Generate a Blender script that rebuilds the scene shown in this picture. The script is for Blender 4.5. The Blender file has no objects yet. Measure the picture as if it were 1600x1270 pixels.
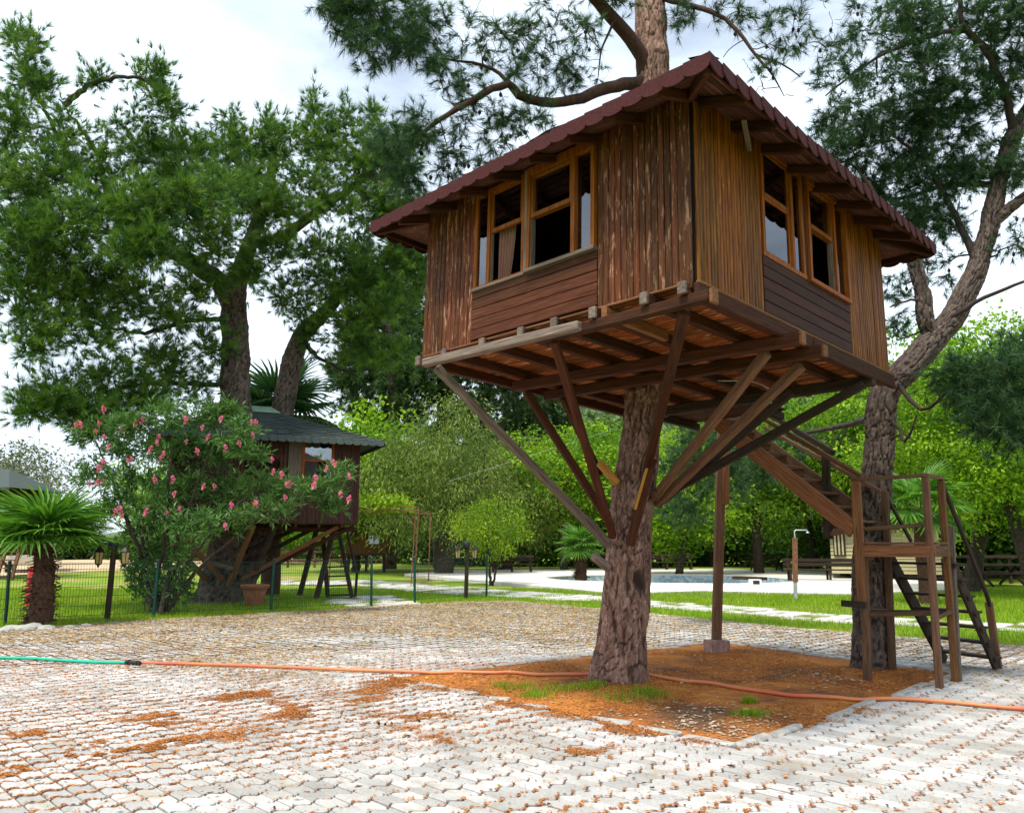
import bpy, bmesh, math, random
import numpy as np
from mathutils import Vector, Matrix

random.seed(11)
rng = np.random.default_rng(11)
S = bpy.context.scene
COL = S.collection

# ---------------------------------------------------------------- camera, sky, sun, exposure
EYE = 1.65
FPX = 1250.0
PITCH = math.atan(210 / 1250.0)
CP, SP = math.cos(PITCH), math.sin(PITCH)

cam_d = bpy.data.cameras.new('camera')
cam_d.sensor_fit = 'HORIZONTAL'
cam_d.sensor_width = 36.0
cam_d.lens = 36.0 * FPX / 1600.0
cam_d.clip_start = 0.05
cam_d.clip_end = 3000
cam = bpy.data.objects.new('camera', cam_d)
COL.objects.link(cam)
cam.location = (0, 0, EYE)
cam.rotation_euler = (math.pi / 2 + PITCH, 0, 0)
S.camera = cam

SUN_EL, SUN_AZ = math.radians(66), math.radians(218)      # azimuth clockwise from +Y
world = bpy.data.worlds.new('World')
S.world = world
world.use_nodes = True
wn, wl = world.node_tree.nodes, world.node_tree.links
wn.clear()
w_out = wn.new('ShaderNodeOutputWorld')
w_bg = wn.new('ShaderNodeBackground')
w_sky = wn.new('ShaderNodeTexSky')
w_sky.sky_type = 'NISHITA'
w_sky.sun_disc = False
w_sky.sun_elevation = SUN_EL
w_sky.sun_rotation = SUN_AZ
w_sky.air_density = 1.0
w_sky.dust_density = 1.5
w_tc = wn.new('ShaderNodeTexCoord')
w_map = wn.new('ShaderNodeMapping')
w_map.inputs['Scale'].default_value = (1.0, 1.0, 2.6)
w_noise = wn.new('ShaderNodeTexNoise')
w_noise.inputs['Scale'].default_value = 1.7
w_noise.inputs['Detail'].default_value = 7
w_noise.inputs['Roughness'].default_value = 0.55
w_ramp = wn.new('ShaderNodeValToRGB')
w_ramp.color_ramp.elements[0].position = 0.33
w_ramp.color_ramp.elements[0].color = (0.24, 0.24, 0.24, 1)
w_ramp.color_ramp.elements[1].position = 0.54
w_ramp.color_ramp.elements[1].color = (0.97, 0.97, 0.97, 1)
w_mix = wn.new('ShaderNodeMix')
w_mix.data_type = 'RGBA'
w_mix.inputs['B'].default_value = (8.6, 9.8, 11.2, 1)          # bright thin cloud
wl.new(w_tc.outputs['Generated'], w_map.inputs['Vector'])
wl.new(w_map.outputs['Vector'], w_noise.inputs['Vector'])
wl.new(w_noise.outputs['Fac'], w_ramp.inputs['Fac'])
wl.new(w_ramp.outputs['Color'], w_mix.inputs['Factor'])
wl.new(w_sky.outputs['Color'], w_mix.inputs['A'])
wl.new(w_mix.outputs['Result'], w_bg.inputs['Color'])
w_bg.inputs['Strength'].default_value = 0.074
wl.new(w_bg.outputs['Background'], w_out.inputs['Surface'])

sun_d = bpy.data.lights.new('sun', 'SUN')
sun_d.energy = 2.6
sun_d.angle = math.radians(11)
sun_d.color = (1.0, 0.95, 0.87)
sun = bpy.data.objects.new('sun', sun_d)
COL.objects.link(sun)
sdir = Vector((math.sin(SUN_AZ) * math.cos(SUN_EL), math.cos(SUN_AZ) * math.cos(SUN_EL), math.sin(SUN_EL)))
sun.rotation_euler = (-sdir).to_track_quat('-Z', 'Y').to_euler()
sun.location = (0, 0, 40)

S.view_settings.view_transform = 'Standard'
S.view_settings.look = 'None'
S.view_settings.gamma = 1
S.view_settings.use_curve_mapping = False
S.view_settings.exposure = 0.98
S.cycles.max_bounces = 8
S.cycles.transparent_max_bounces = 12
S.cycles.use_denoising = True


# ---------------------------------------------------------------- measuring helpers
def ray(px, py):
    u = (px - 800) / FPX
    v = (635 - py) / FPX
    return np.array([u, CP - v * SP, SP + v * CP])


def G(px, py, z=0.0):                       # where a sight line meets the ground
    d = ray(px, py)
    return np.array([0, 0, EYE]) + d * ((z - EYE) / d[2])


def P(px, py, Y):                           # a point seen at px, py that stands Y metres away
    d = ray(px, py)
    return np.array([0, 0, EYE]) + d * (Y / d[1])


def nrm(v):
    v = np.asarray(v, float)
    return v / (np.linalg.norm(v) + 1e-12)


def sines(p, k=1.0, seed=0, n=7):           # cheap smooth noise, about -1..1
    r = np.random.default_rng(seed)
    p = np.asarray(p, float)
    out = np.zeros(p.shape[:-1])
    for _ in range(n):
        w = r.normal(size=p.shape[-1]) * k
        out += np.sin(p @ w + r.uniform(0, 6.28))
    return out / n ** 0.5 / 1.2


# ---------------------------------------------------------------- object helpers
WM = {}


def tag(o, label=None, cat=None, group=None, kind=None):
    if label: o['label'] = label
    if cat: o['category'] = cat
    if group: o['group'] = group
    if kind: o['kind'] = kind
    return o


def thing(name, loc=(0, 0, 0), label=None, cat=None, group=None, rotz=0.0):
    o = bpy.data.objects.new(name, None)
    o.empty_display_size = 0.2
    COL.objects.link(o)
    o.location = loc
    o.rotation_euler = (0, 0, rotz)
    WM[o.name] = Matrix.Translation(Vector(loc)) @ Matrix.Rotation(rotz, 4, 'Z')
    return tag(o, label, cat, group)


def place(name, me, parent=None, M=None, mat=None):
    o = bpy.data.objects.new(name, me)
    COL.objects.link(o)
    M = Matrix.Identity(4) if M is None else M
    if mat is not None and len(me.materials) == 0:
        me.materials.append(mat)
    if parent is not None:
        o.parent = parent
        o.matrix_basis = WM[parent.name].inverted() @ M
    else:
        o.matrix_basis = M
    WM[o.name] = M
    return o


def copy_tree(o, loc=None, rotz=None, scale=None, parent=None):
    c = o.copy()
    COL.objects.link(c)
    c.parent = parent
    if loc is not None: c.location = loc
    if rotz is not None: c.rotation_euler = (0, 0, rotz)
    if scale is not None: c.scale = scale if hasattr(scale, '__len__') else (scale,) * 3
    WM[c.name] = c.matrix_basis.copy()
    for ch in [x for x in COL.objects if x.parent == o]:
        copy_tree(ch, parent=c)
    return c


def mesh_np(name, verts, faces, mat=None, smooth=False, attrs=None):
    """faces: one (M,k) int array, or a list of such arrays"""
    me = bpy.data.meshes.new(name)
    verts = np.ascontiguousarray(verts, dtype=np.float32)
    fl = faces if isinstance(faces, list) else [faces]
    fl = [np.asarray(f, dtype=np.int32) for f in fl if len(f)]
    loops = np.concatenate([f.ravel() for f in fl])
    tot = np.concatenate([np.full(len(f), f.shape[1], np.int32) for f in fl])
    start = np.concatenate([[0], np.cumsum(tot)[:-1]]).astype(np.int32)
    me.vertices.add(len(verts))
    me.vertices.foreach_set('co', verts.ravel())
    me.loops.add(len(loops))
    me.loops.foreach_set('vertex_index', loops)
    me.polygons.add(len(tot))
    me.polygons.foreach_set('loop_start', start)
    me.polygons.foreach_set('loop_total', tot)
    me.polygons.foreach_set('use_smooth', np.full(len(tot), bool(smooth)))
    for k, v in (attrs or {}).items():
        a = me.attributes.new(k, 'FLOAT', 'POINT')
        a.data.foreach_set('value', np.asarray(v, np.float32))
    me.update(calc_edges=True)
    me.validate()
    if mat: me.materials.append(mat)
    return me


class MB:
    """collects vertices and faces for one mesh"""
    def __init__(s):
        s.v, s.f3, s.f4, s.n = [], [], [], 0

    def add(s, v, f):
        v = np.asarray(v, float); f = np.asarray(f, int)
        (s.f3 if f.shape[1] == 3 else s.f4).append(f + s.n)
        s.v.append(v); s.n += len(v)

    def box(s, lo, hi, M=None):
        lo, hi = np.minimum(lo, hi), np.maximum(lo, hi)
        v = np.array([[(lo, hi)[i][0], (lo, hi)[j][1], (lo, hi)[k][2]] for i in (0, 1) for j in (0, 1) for k in (0, 1)])
        if M is not None:
            v = v @ np.array(M.to_3x3()).T + np.array(M.translation)
        s.add(v, [[0, 1, 3, 2], [4, 6, 7, 5], [0, 4, 5, 1], [2, 3, 7, 6], [0, 2, 6, 4], [1, 5, 7, 3]])

    def bar(s, p0, p1, w, h, up=(0, 0, 1)):
        M, L = axis_matrix(p0, p1, up)
        s.box((-w / 2, -h / 2, -L / 2), (w / 2, h / 2, L / 2), M)

    def tube(s, pts, rad, sides=6, cap=False):
        pts = np.asarray(pts, float); n = len(pts)
        rad = np.broadcast_to(np.asarray(rad, float), (n,))
        t = np.gradient(pts, axis=0)
        t /= np.linalg.norm(t, axis=1)[:, None] + 1e-9
        ref = np.array([0, 0, 1.]) if abs(t[0][2]) < .9 else np.array([1., 0, 0])
        us = np.zeros((n, 3)); u = np.cross(t[0], ref); u /= np.linalg.norm(u)
        for i in range(n):
            u = u - t[i] * u.dot(t[i]); u /= np.linalg.norm(u) + 1e-9; us[i] = u
        ws = np.cross(t, us)
        an = np.linspace(0, 2 * np.pi, sides, endpoint=False)
        v = pts[:, None, :] + rad[:, None, None] * (np.cos(an)[None, :, None] * us[:, None, :] + np.sin(an)[None, :, None] * ws[:, None, :])
        i = np.arange(n - 1)[:, None] * sides; j = np.arange(sides)[None, :]; j2 = (j + 1) % sides
        f = np.stack([i + j, i + j2, i + sides + j2, i + sides + j], -1).reshape(-1, 4)
        s.add(v.reshape(-1, 3), f)
        if cap:
            for e, o in ((0, 1), (n - 1, 0)):
                c = np.vstack([v[e], pts[e]])
                k = np.arange(sides); k2 = (k + 1) % sides
                s.add(c, np.stack([k2, k, np.full(sides, sides)], 1) if o else np.stack([k, k2, np.full(sides, sides)], 1))

    def lathe(s, prof, sides=16, c=(0, 0, 0)):
        prof = np.asarray(prof, float); an = np.linspace(0, 2 * np.pi, sides, endpoint=False)
        v = np.stack([prof[:, None, 0] * np.cos(an), prof[:, None, 0] * np.sin(an), np.repeat(prof[:, 1][:, None], sides, 1)], -1) + np.array(c)
        n = len(prof); i = np.arange(n - 1)[:, None] * sides; j = np.arange(sides)[None, :]; j2 = (j + 1) % sides
        s.add(v.reshape(-1, 3), np.stack([i + j, i + j2, i + sides + j2, i + sides + j], -1).reshape(-1, 4))

    def mesh(s, name, mat=None, smooth=False):
        fs = []
        if s.f3: fs.append(np.concatenate(s.f3))
        if s.f4: fs.append(np.concatenate(s.f4))
        return mesh_np(name, np.concatenate(s.v), fs, mat, smooth)


def axis_matrix(p0, p1, up=(0, 0, 1), roll=0.0):
    p0, p1 = np.asarray(p0, float), np.asarray(p1, float)
    L = np.linalg.norm(p1 - p0); z = (p1 - p0) / L
    up = np.asarray(up, float)
    if abs(z.dot(nrm(up))) > .97: up = np.array([1., 0, 0]) if abs(z[0]) < .9 else np.array([0, 1., 0])
    x = nrm(np.cross(up, z)); y = np.cross(z, x)
    m = Matrix(((x[0], y[0], z[0]), (x[1], y[1], z[1]), (x[2], y[2], z[2]))).to_4x4()
    if roll: m = m @ Matrix.Rotation(roll, 4, 'Z')
    m.translation = Vector((p0 + p1) / 2)
    return m, L


_chm = {}


def cbox(w, h, l, mat, ch=0.006, warp=0.0):
    """a box w x h x l (grain along z) with worn edges"""
    key = (round(w, 3), round(h, 3), round(l, 3), mat.name, ch)
    if key in _chm and not warp: return _chm[key]
    bm = bmesh.new()
    bmesh.ops.create_cube(bm, size=1.0)
    bmesh.ops.scale(bm, vec=(w, h, l), verts=bm.verts)
    bmesh.ops.bevel(bm, geom=bm.edges[:], offset=min(ch, w * .3, h * .3), segments=1, affect='EDGES')
    if warp:
        for v in bm.verts:
            v.co.x += random.uniform(-warp, warp); v.co.y += random.uniform(-warp, warp); v.co.z += random.uniform(-warp, warp) * 2
    me = bpy.data.meshes.new('timber'); bm.to_mesh(me); bm.free()
    me.materials.append(mat)
    if not warp: _chm[key] = me
    return me


def beam(name, p0, p1, w, h, mat, parent, up=(0, 0, 1), ch=0.006, roll=0.0):
    M, L = axis_matrix(p0, p1, up, roll)
    return place(name, cbox(w, h, L, mat, ch), parent, M)


def catmull(pts, step=0.15):
    pts = np.asarray(pts, float)
    q = np.vstack([2 * pts[0] - pts[1], pts, 2 * pts[-1] - pts[-2]])
    out = []
    for i in range(1, len(q) - 2):
        a, b, c, d = q[i - 1], q[i], q[i + 1], q[i + 2]
        n = max(2, int(np.linalg.norm(c[:3] - b[:3]) / step))
        t = np.linspace(0, 1, n, endpoint=False)[:, None]
        out.append(.5 * (2 * b + (c - a) * t + (2 * a - 5 * b + 4 * c - d) * t ** 2 + (3 * b - a - 3 * c + d) * t ** 3))
    out.append(q[-2][None])
    return np.concatenate(out)


def inside(poly, x, y):
    poly = np.asarray(poly, float); r = np.zeros(np.shape(x), bool); n = len(poly)
    for i in range(n):
        x0, y0 = poly[i][:2]; x1, y1 = poly[(i + 1) % n][:2]
        c = (y0 > y) != (y1 > y)
        with np.errstate(divide='ignore', invalid='ignore'):
            r ^= c & (x < (x1 - x0) * (y - y0) / (y1 - y0 + 1e-12) + x0)
    return r


# ---------------------------------------------------------------- materials
def nmat(name, rough=0.8, spec=0.3):
    m = bpy.data.materials.new(name); m.use_nodes = True
    n = m.node_tree.nodes; b = n['Principled BSDF']
    b.inputs['Roughness'].default_value = rough
    b.inputs['Specular IOR Level'].default_value = spec
    return m, n, m.node_tree.links, b


def c4(c): return (c[0], c[1], c[2], 1)


def ramp(n, stops):
    r = n.new('ShaderNodeValToRGB'); e = r.color_ramp.elements
    while len(e) < len(stops): e.new(0.5)
    for el, (p, c) in zip(e, stops):
        el.position = p; el.color = c4(c) if hasattr(c, '__len__') else (c, c, c, 1)
    return r


def noise(n, l, vec, scale, detail=4, rough=.55, dist=0):
    t = n.new('ShaderNodeTexNoise')
    t.inputs['Scale'].default_value = scale; t.inputs['Detail'].default_value = detail
    t.inputs['Roughness'].default_value = rough; t.inputs['Distortion'].default_value = dist
    if vec is not None: l.new(vec, t.inputs['Vector'])
    return t.outputs['Fac']


def mixc(n, l, fac, a, b, mode='MIX'):
    m = n.new('ShaderNodeMix'); m.data_type = 'RGBA'; m.blend_type = mode
    for k, v in (('Factor', fac), ('A', a), ('B', b)):
        if hasattr(v, 'is_linked') or hasattr(v, 'links'): l.new(v, m.inputs[k])
        elif k == 'Factor': m.inputs[k].default_value = v
        else: m.inputs[k].default_value = c4(v)
    return m.outputs['Result']


def mth(n, l, op, a, b=None):
    m = n.new('ShaderNodeMath'); m.operation = op
    for i, v in enumerate((a, b)):
        if v is None: continue
        if hasattr(v, 'links'): l.new(v, m.inputs[i])
        else: m.inputs[i].default_value = v
    return m.outputs[0]


def bump(n, l, b, h, dist=.01, strength=.6):
    bn = n.new('ShaderNodeBump'); bn.inputs['Distance'].default_value = dist; bn.inputs['Strength'].default_value = strength
    l.new(h, bn.inputs['Height']); l.new(bn.outputs['Normal'], b.inputs['Normal'])


def objvec(n, l, scale, rnd=37.0):
    tc = n.new('ShaderNodeTexCoord'); oi = n.new('ShaderNodeObjectInfo')
    ad = n.new('ShaderNodeVectorMath'); ad.operation = 'MULTIPLY_ADD'
    l.new(oi.outputs['Random'], ad.inputs[0]); ad.inputs[1].default_value = (rnd, rnd * .7, rnd * .4)
    l.new(tc.outputs['Object'], ad.inputs[2])
    mp = n.new('ShaderNodeMapping'); mp.inputs['Scale'].default_value = scale
    l.new(ad.outputs[0], mp.inputs['Vector'])
    return mp.outputs['Vector'], oi.outputs['Random']


def wood(name, cols, pale=None, peel=0.0, rough=.7, vary=.35, spec=.14, grain=1.0):
    """cols: dark, mid, light along the grain (local z); pale flakes where the varnish has peeled"""
    m, n, l, b = nmat(name, rough, spec)
    v, rnd = objvec(n, l, (22 * grain, 22 * grain, 1.3 * grain))
    g = noise(n, l, v, 2.2, 7, .65, .6)
    c = ramp(n, [(.28, cols[0]), (.5, cols[1]), (.72, cols[2])]); l.new(g, c.inputs['Fac'])
    out = c.outputs['Color']
    if pale is not None:
        v2, _ = objvec(n, l, (26, 26, 4.2), 91.0)
        p = noise(n, l, v2, 1.0, 8, .72, .3)
        pr = ramp(n, [(.62 - peel, 0.0), (.69 - peel, 1.0)]); l.new(p, pr.inputs['Fac'])
        out = mixc(n, l, pr.outputs['Color'], out, pale)
    hs = n.new('ShaderNodeHueSaturation')
    vv = mth(n, l, 'MULTIPLY_ADD', rnd, vary * 1.6); vv.node.inputs[2].default_value = 1 - vary * .8
    l.new(vv, hs.inputs['Value']); l.new(out, hs.inputs['Color'])
    hh = mth(n, l, 'MULTIPLY_ADD', rnd, -.014); hh.node.inputs[2].default_value = .507
    l.new(hh, hs.inputs['Hue'])
    l.new(hs.outputs['Color'], b.inputs['Base Color'])
    bump(n, l, b, g, .006, .7)
    return m


def plain(name, col, rough=.6, metal=0.0, vary=.15, scale=8.0, spec=.3, bmp=.0):
    m, n, l, b = nmat(name, rough, spec)
    v, rnd = objvec(n, l, (1, 1, 1))
    g = noise(n, l, v, scale, 6, .65)
    lo = [max(0, k * (1 - vary * 1.7)) for k in col]; hi = [k * (1 + vary * 1.5) for k in col]
    r = ramp(n, [(.3, lo), (.7, hi)]); l.new(g, r.inputs['Fac'])
    l.new(r.outputs['Color'], b.inputs['Base Color'])
    b.inputs['Metallic'].default_value = metal
    if bmp: bump(n, l, b, g, bmp, .6)
    return m


def leafmat(name, lo, hi, trans=.35, rough=.55, spec=.25, tone=False):
    m, n, l, b = nmat(name, rough, spec)
    geo = n.new('ShaderNodeNewGeometry')
    tc = n.new('ShaderNodeTexCoord')
    g = noise(n, l, tc.outputs['Object'], .9, 3)
    if tone:                                             # each shoot or leaf cluster has its own green
        at = n.new('ShaderNodeAttribute'); at.attribute_name = 'tone'
        f = mth(n, l, 'ADD', mth(n, l, 'MULTIPLY', at.outputs['Fac'], .62), mth(n, l, 'MULTIPLY', g, .36))
        f = mth(n, l, 'ADD', f, mth(n, l, 'MULTIPLY', geo.outputs['Random Per Island'], .16))
    else:
        f = mth(n, l, 'ADD', mth(n, l, 'MULTIPLY', geo.outputs['Random Per Island'], .6), mth(n, l, 'MULTIPLY', g, .55))
    r = ramp(n, [(.28, lo), (.88, hi)]); l.new(f, r.inputs['Fac'])
    l.new(r.outputs['Color'], b.inputs['Base Color'])
    tr = n.new('ShaderNodeBsdfTranslucent')
    br = mixc(n, l, 1.0, r.outputs['Color'], (1.25, 1.35, .6), 'MULTIPLY'); l.new(br, tr.inputs['Color'])
    mx = n.new('ShaderNodeMixShader'); mx.inputs[0].default_value = trans
    l.new(b.outputs[0], mx.inputs[1]); l.new(tr.outputs[0], mx.inputs[2])
    l.new(mx.outputs[0], n['Material Output'].inputs['Surface'])
    return m


def ramp_out(n, l, fac, stops):
    r = ramp(n, stops); l.new(fac, r.inputs['Fac']); return r.outputs['Color']


def barkmat(name, plate, plate2, crack, rough=.9):
    m, n, l, b = nmat(name, rough, .2)
    a = n.new('ShaderNodeAttribute'); a.attribute_name = 'furrow'
    tc = n.new('ShaderNodeTexCoord')
    mp = n.new('ShaderNodeMapping'); mp.inputs['Scale'].default_value = (1, 1, .4); l.new(tc.outputs['Object'], mp.inputs['Vector'])
    g = noise(n, l, mp.outputs['Vector'], 26, 8, .75, .8)
    g2 = noise(n, l, tc.outputs['Object'], 3.0, 3)
    r = ramp(n, [(.30, crack), (.44, plate), (.56, plate2), (.66, [k * 1.9 for k in plate2])]); l.new(g, r.inputs['Fac'])
    q = mixc(n, l, mth(n, l, 'MULTIPLY', g2, .6), r.outputs['Color'], [k * 1.15 for k in plate], 'MIX')
    tn = n.new('ShaderNodeAttribute'); tn.attribute_name = 'tone'
    q = mixc(n, l, 1.0, q, ramp_out(n, l, tn.outputs['Fac'], [(.3, (.62, .60, .58)), (.95, (1.35, 1.3, 1.28))]), 'MULTIPLY')
    c = mixc(n, l, a.outputs['Fac'], q, crack)
    l.new(c, b.inputs['Base Color'])
    bump(n, l, b, g, .012, .9)
    return m


M = {}
M['wall_left'] = wood('peeling_brown_boards', [(.026, .007, .003), (.084, .026, .008), (.145, .056, .013)], (.29, .155, .090), .07, .6, .45)
M['wall_right'] = wood('amber_varnished_boards', [(.034, .008, .001), (.150, .046, .002), (.310, .125, .004)], (.38, .18, .012), -.01, .5, .4)
M['panel'] = wood('red_brown_planks', [(.030, .008, .003), (.078, .024, .009), (.115, .041, .015)], (.24, .13, .08), -.02, .6, .3)
M['panel_dark'] = wood('dark_brown_planks', [(.018, .005, .002), (.044, .013, .005), (.066, .022, .008)], (.14, .08, .05), -.10, .6, .3)
M['frame'] = wood('orange_window_frame', [(.075, .018, .002), (.225, .062, .005), (.34, .115, .012)], (.12, .08, .06), -.06, .5, .25)
M['weathered'] = wood('grey_weathered_timber', [(.07, .052, .042), (.16, .118, .092), (.27, .21, .165)], (.30, .13, .05), -.08, .8, .35)
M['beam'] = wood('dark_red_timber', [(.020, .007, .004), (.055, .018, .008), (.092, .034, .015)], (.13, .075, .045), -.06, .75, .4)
M['stair'] = wood('brown_stair_timber', [(.055, .028, .016), (.125, .066, .036), (.20, .115, .065)], (.23, .18, .14), -.05, .75, .4)
M['warm_timber'] = wood('warm_orange_timber', [(.075, .030, .013), (.175, .075, .030), (.27, .13, .055)], (.2, .14, .1), -.08, .7, .3)
M['slat'] = wood('floor_slats', [(.075, .016, .003), (.22, .060, .011), (.36, .14, .04)], (.50, .33, .17), .06, .7, .8)
M['raw'] = wood('split_raw_wood', [(.22, .085, .012), (.42, .19, .035), (.50, .28, .08)], None, 0, .7, .2)
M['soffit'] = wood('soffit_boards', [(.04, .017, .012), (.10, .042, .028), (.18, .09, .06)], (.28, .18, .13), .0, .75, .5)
M['dark_wood'] = wood('dark_old_timber', [(.018, .012, .009), (.042, .028, .020), (.075, .052, .038)], None, 0, .85, .4)
M['house2'] = wood('chocolate_boards', [(.028, .012, .010), (.062, .026, .021), (.10, .044, .034)], (.16, .10, .08), -.08, .65, .3)
M['roof_red'] = plain('maroon_shingle', (.055, .0125, .0125), .9, vary=.28, scale=60, spec=.2, bmp=.002)
M['roof_green'] = plain('grey_green_shingle', (.060, .078, .068), .9, vary=.35, scale=30, spec=.2, bmp=.003)
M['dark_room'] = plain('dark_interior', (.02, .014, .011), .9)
M['concrete_pink'] = plain('pinkish_concrete', (.33, .20, .16), .9, vary=.25, scale=14, bmp=.004)
M['green_metal'] = plain('dark_green_metal', (.006, .052, .040), .45)
M['wire'] = plain('green_wire', (.012, .045, .035), .5)
M['iron'] = plain('black_iron', (.018, .017, .018), .5)
M['lamp_glass'] = plain('amber_lamp_glass', (.42, .33, .13), .3, vary=.1)
M['rust'] = plain('rusty_metal', (.20, .085, .045), .8, vary=.35, scale=15)
M['terracotta'] = plain('terracotta', (.36, .13, .07), .85, vary=.2, scale=6)
M['white_paint'] = plain('white_paint', (.72, .73, .74), .35, vary=.04)
M['red_paint'] = plain('red_paint', (.52, .02, .03), .45, vary=.1)
M['cream'] = plain('cream_siding', (.42, .37, .19), .6, vary=.08)
M['cabin'] = wood('cabin_wood', [(.06, .026, .012), (.15, .065, .025), (.22, .10, .045)], None, 0, .7, .3)
M['galv'] = plain('galvanised_pipe', (.45, .47, .48), .4, .6)
M['tile_blue'] = None
M['curtain_brown'] = plain('brown_curtain', (.26, .13, .09), .9, vary=.08)
M['curtain_white'] = plain('cream_curtain', (.60, .54, .46), .9, vary=.05)
M['black'] = plain('black_rubber', (.02, .019, .018), .6)


def hosemat(name, c1, c2):
    m, n, l, b = nmat(name, .45, .4)
    geo = n.new('ShaderNodeNewGeometry')
    g = noise(n, l, geo.outputs['Position'], .9, 3)
    r = ramp(n, [(.38, c1), (.62, c2)]); l.new(g, r.inputs['Fac']); l.new(r.outputs['Color'], b.inputs['Base Color'])
    return m


M['hose_green'] = hosemat('green_hose', (.0, .36, .21), (.01, .46, .30))
M['hose_orange'] = hosemat('orange_hose', (.62, .10, .055), (.60, .22, .075))


def glassmat():
    m, n, l, b = nmat('window_glass', .05)
    tr = n.new('ShaderNodeBsdfTransparent'); tr.inputs['Color'].default_value = (.82, .86, .88, 1)
    gl = n.new('ShaderNodeBsdfGlossy'); gl.inputs['Roughness'].default_value = .02; gl.inputs['Color'].default_value = (.95, .97, 1, 1)
    fr = n.new('ShaderNodeFresnel'); fr.inputs['IOR'].default_value = 2.3
    mx = n.new('ShaderNodeMixShader')
    l.new(fr.outputs[0], mx.inputs[0]); l.new(tr.outputs[0], mx.inputs[1]); l.new(gl.outputs[0], mx.inputs[2])
    l.new(mx.outputs[0], n['Material Output'].inputs['Surface'])
    return m


M['glass'] = glassmat()
M['bark_main'] = barkmat('red_pine_bark', (.165, .088, .062), (.33, .215, .170), (.030, .016, .011))
M['bark_grey'] = barkmat('grey_pine_bark', (.082, .060, .047), (.15, .118, .098), (.014, .011, .009))
M['bark_red'] = barkmat('young_pine_bark', (.075, .038, .026), (.12, .066, .048), (.02, .012, .009))
M['bark_plain'] = plain('tree_bark', (.055, .040, .030), .95, vary=.4, scale=12, bmp=.01)
M['twig'] = plain('twigs', (.040, .027, .021), .9)
M['needle_left'] = leafmat('pine_needles_bright', (.012, .066, .018), (.170, .295, .032), .26, tone=True)
M['needle_dark'] = leafmat('pine_needles_dark', (.012, .046, .020), (.075, .155, .050), .22, tone=True)
M['needle_mid'] = leafmat('pine_needles_mid', (.014, .044, .014), (.085, .145, .035), .22, tone=True)
M['leaf_bright'] = leafmat('plane_leaves', (.050, .150, .004), (.330, .500, .022), .42, tone=True)
M['leaf_mid'] = leafmat('broad_leaves', (.040, .120, .006), (.210, .370, .022), .38, tone=True)
M['leaf_willow'] = leafmat('tamarisk_leaves', (.045, .100, .014), (.240, .300, .055), .32, tone=True)
M['leaf_grey'] = leafmat('grey_green_leaves', (.070, .100, .055), (.19, .21, .11), .3, tone=True)
M['leaf_citrus'] = leafmat('citrus_leaves', (.075, .165, .006), (.27, .38, .015), .4, tone=True)
M['leaf_oleander'] = leafmat('oleander_leaves', (.030, .100, .020), (.145, .270, .065), .28, .4)
M['petal'] = leafmat('pink_petals', (.62, .10, .24), (.85, .30, .46), .3)
M['palm'] = leafmat('palm_fronds', (.036, .130, .014), (.165, .330, .045), .32, .4)
M['palm_dark'] = leafmat('dark_palm_fronds', (.016, .06, .022), (.05, .12, .04), .3, .4)
M['grass'] = leafmat('lawn_grass', (.105, .215, .008), (.33, .46, .022), .35)
M['grass_dry'] = leafmat('joint_grass', (.13, .15, .02), (.36, .30, .08), .3)
M['litter'] = leafmat('pine_litter', (.24, .070, .018), (.62, .270, .075), .1, .9)
M['dry_leaf'] = leafmat('dry_leaves', (.30, .20, .12), (.62, .50, .36), .15, .9)
M['cone'] = plain('pine_cone', (.022, .015, .012), .9)
M['fibre'] = plain('palm_fibre', (.085, .042, .026), .95, vary=.4, scale=20)

# ================================================================ THE SETTING
HA = np.array([0.71408372, 0.69853231, -0.04622829])      # axes of the big tree house (it leans a little)
HB = np.array([-0.69963576, 0.71439243, -0.01238])
HN = np.array([0.02437731, 0.04118332, 0.99885418])
HO = np.array([1.4571, 6.142, 3.7])
HW, HL = 3.484, 3.924
GA = nrm([HA[0], HA[1], 0]); GB = np.array([-GA[1], GA[0], 0])       # the same axes on the ground

BED = np.array([[1.83, 6.92], [5.62, 10.5], [3.45, 13.75], [-1.45, 10.25]])
PAVE = np.array([G(-120, 1010)[:2], G(0, 984)[:2], G(120, 975)[:2], G(300, 964)[:2], G(420, 957)[:2], G(590, 947)[:2], G(700, 940)[:2], G(800, 938)[:2],
                 G(930, 950)[:2], G(1060, 962)[:2], G(1200, 976)[:2], G(1330, 988)[:2], G(1480, 1000)[:2], G(1600, 1008)[:2], G(1900, 1030)[:2], [12, 2.0], [-10, 2.0]])
DECK = np.array([G(632, 897)[:2], G(800, 912)[:2], G(905, 922)[:2], G(960, 928)[:2], G(1100, 924)[:2], G(1230, 927)[:2], G(1340, 929)[:2], G(1480, 922)[:2], G(1520, 905)[:2], G(1330, 894)[:2], G(1140, 889.5)[:2], G(900, 889)[:2], G(720, 891)[:2]])


def pool_pts():
    out = []
    for px, py in [(846, 904), (900, 900.5), (1000, 899), (1100, 899.5), (1190, 902), (1245, 908), (1215, 912.5), (1140, 914), (1040, 913.5), (940, 911), (880, 908.5)]:
        out.append(G(px, py)[:2])
    p = np.array(out); p = np.vstack([p, p[:1]])
    return catmull(np.c_[p, np.zeros(len(p))], .6)[:-1, :2]


POOL = pool_pts()


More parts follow.
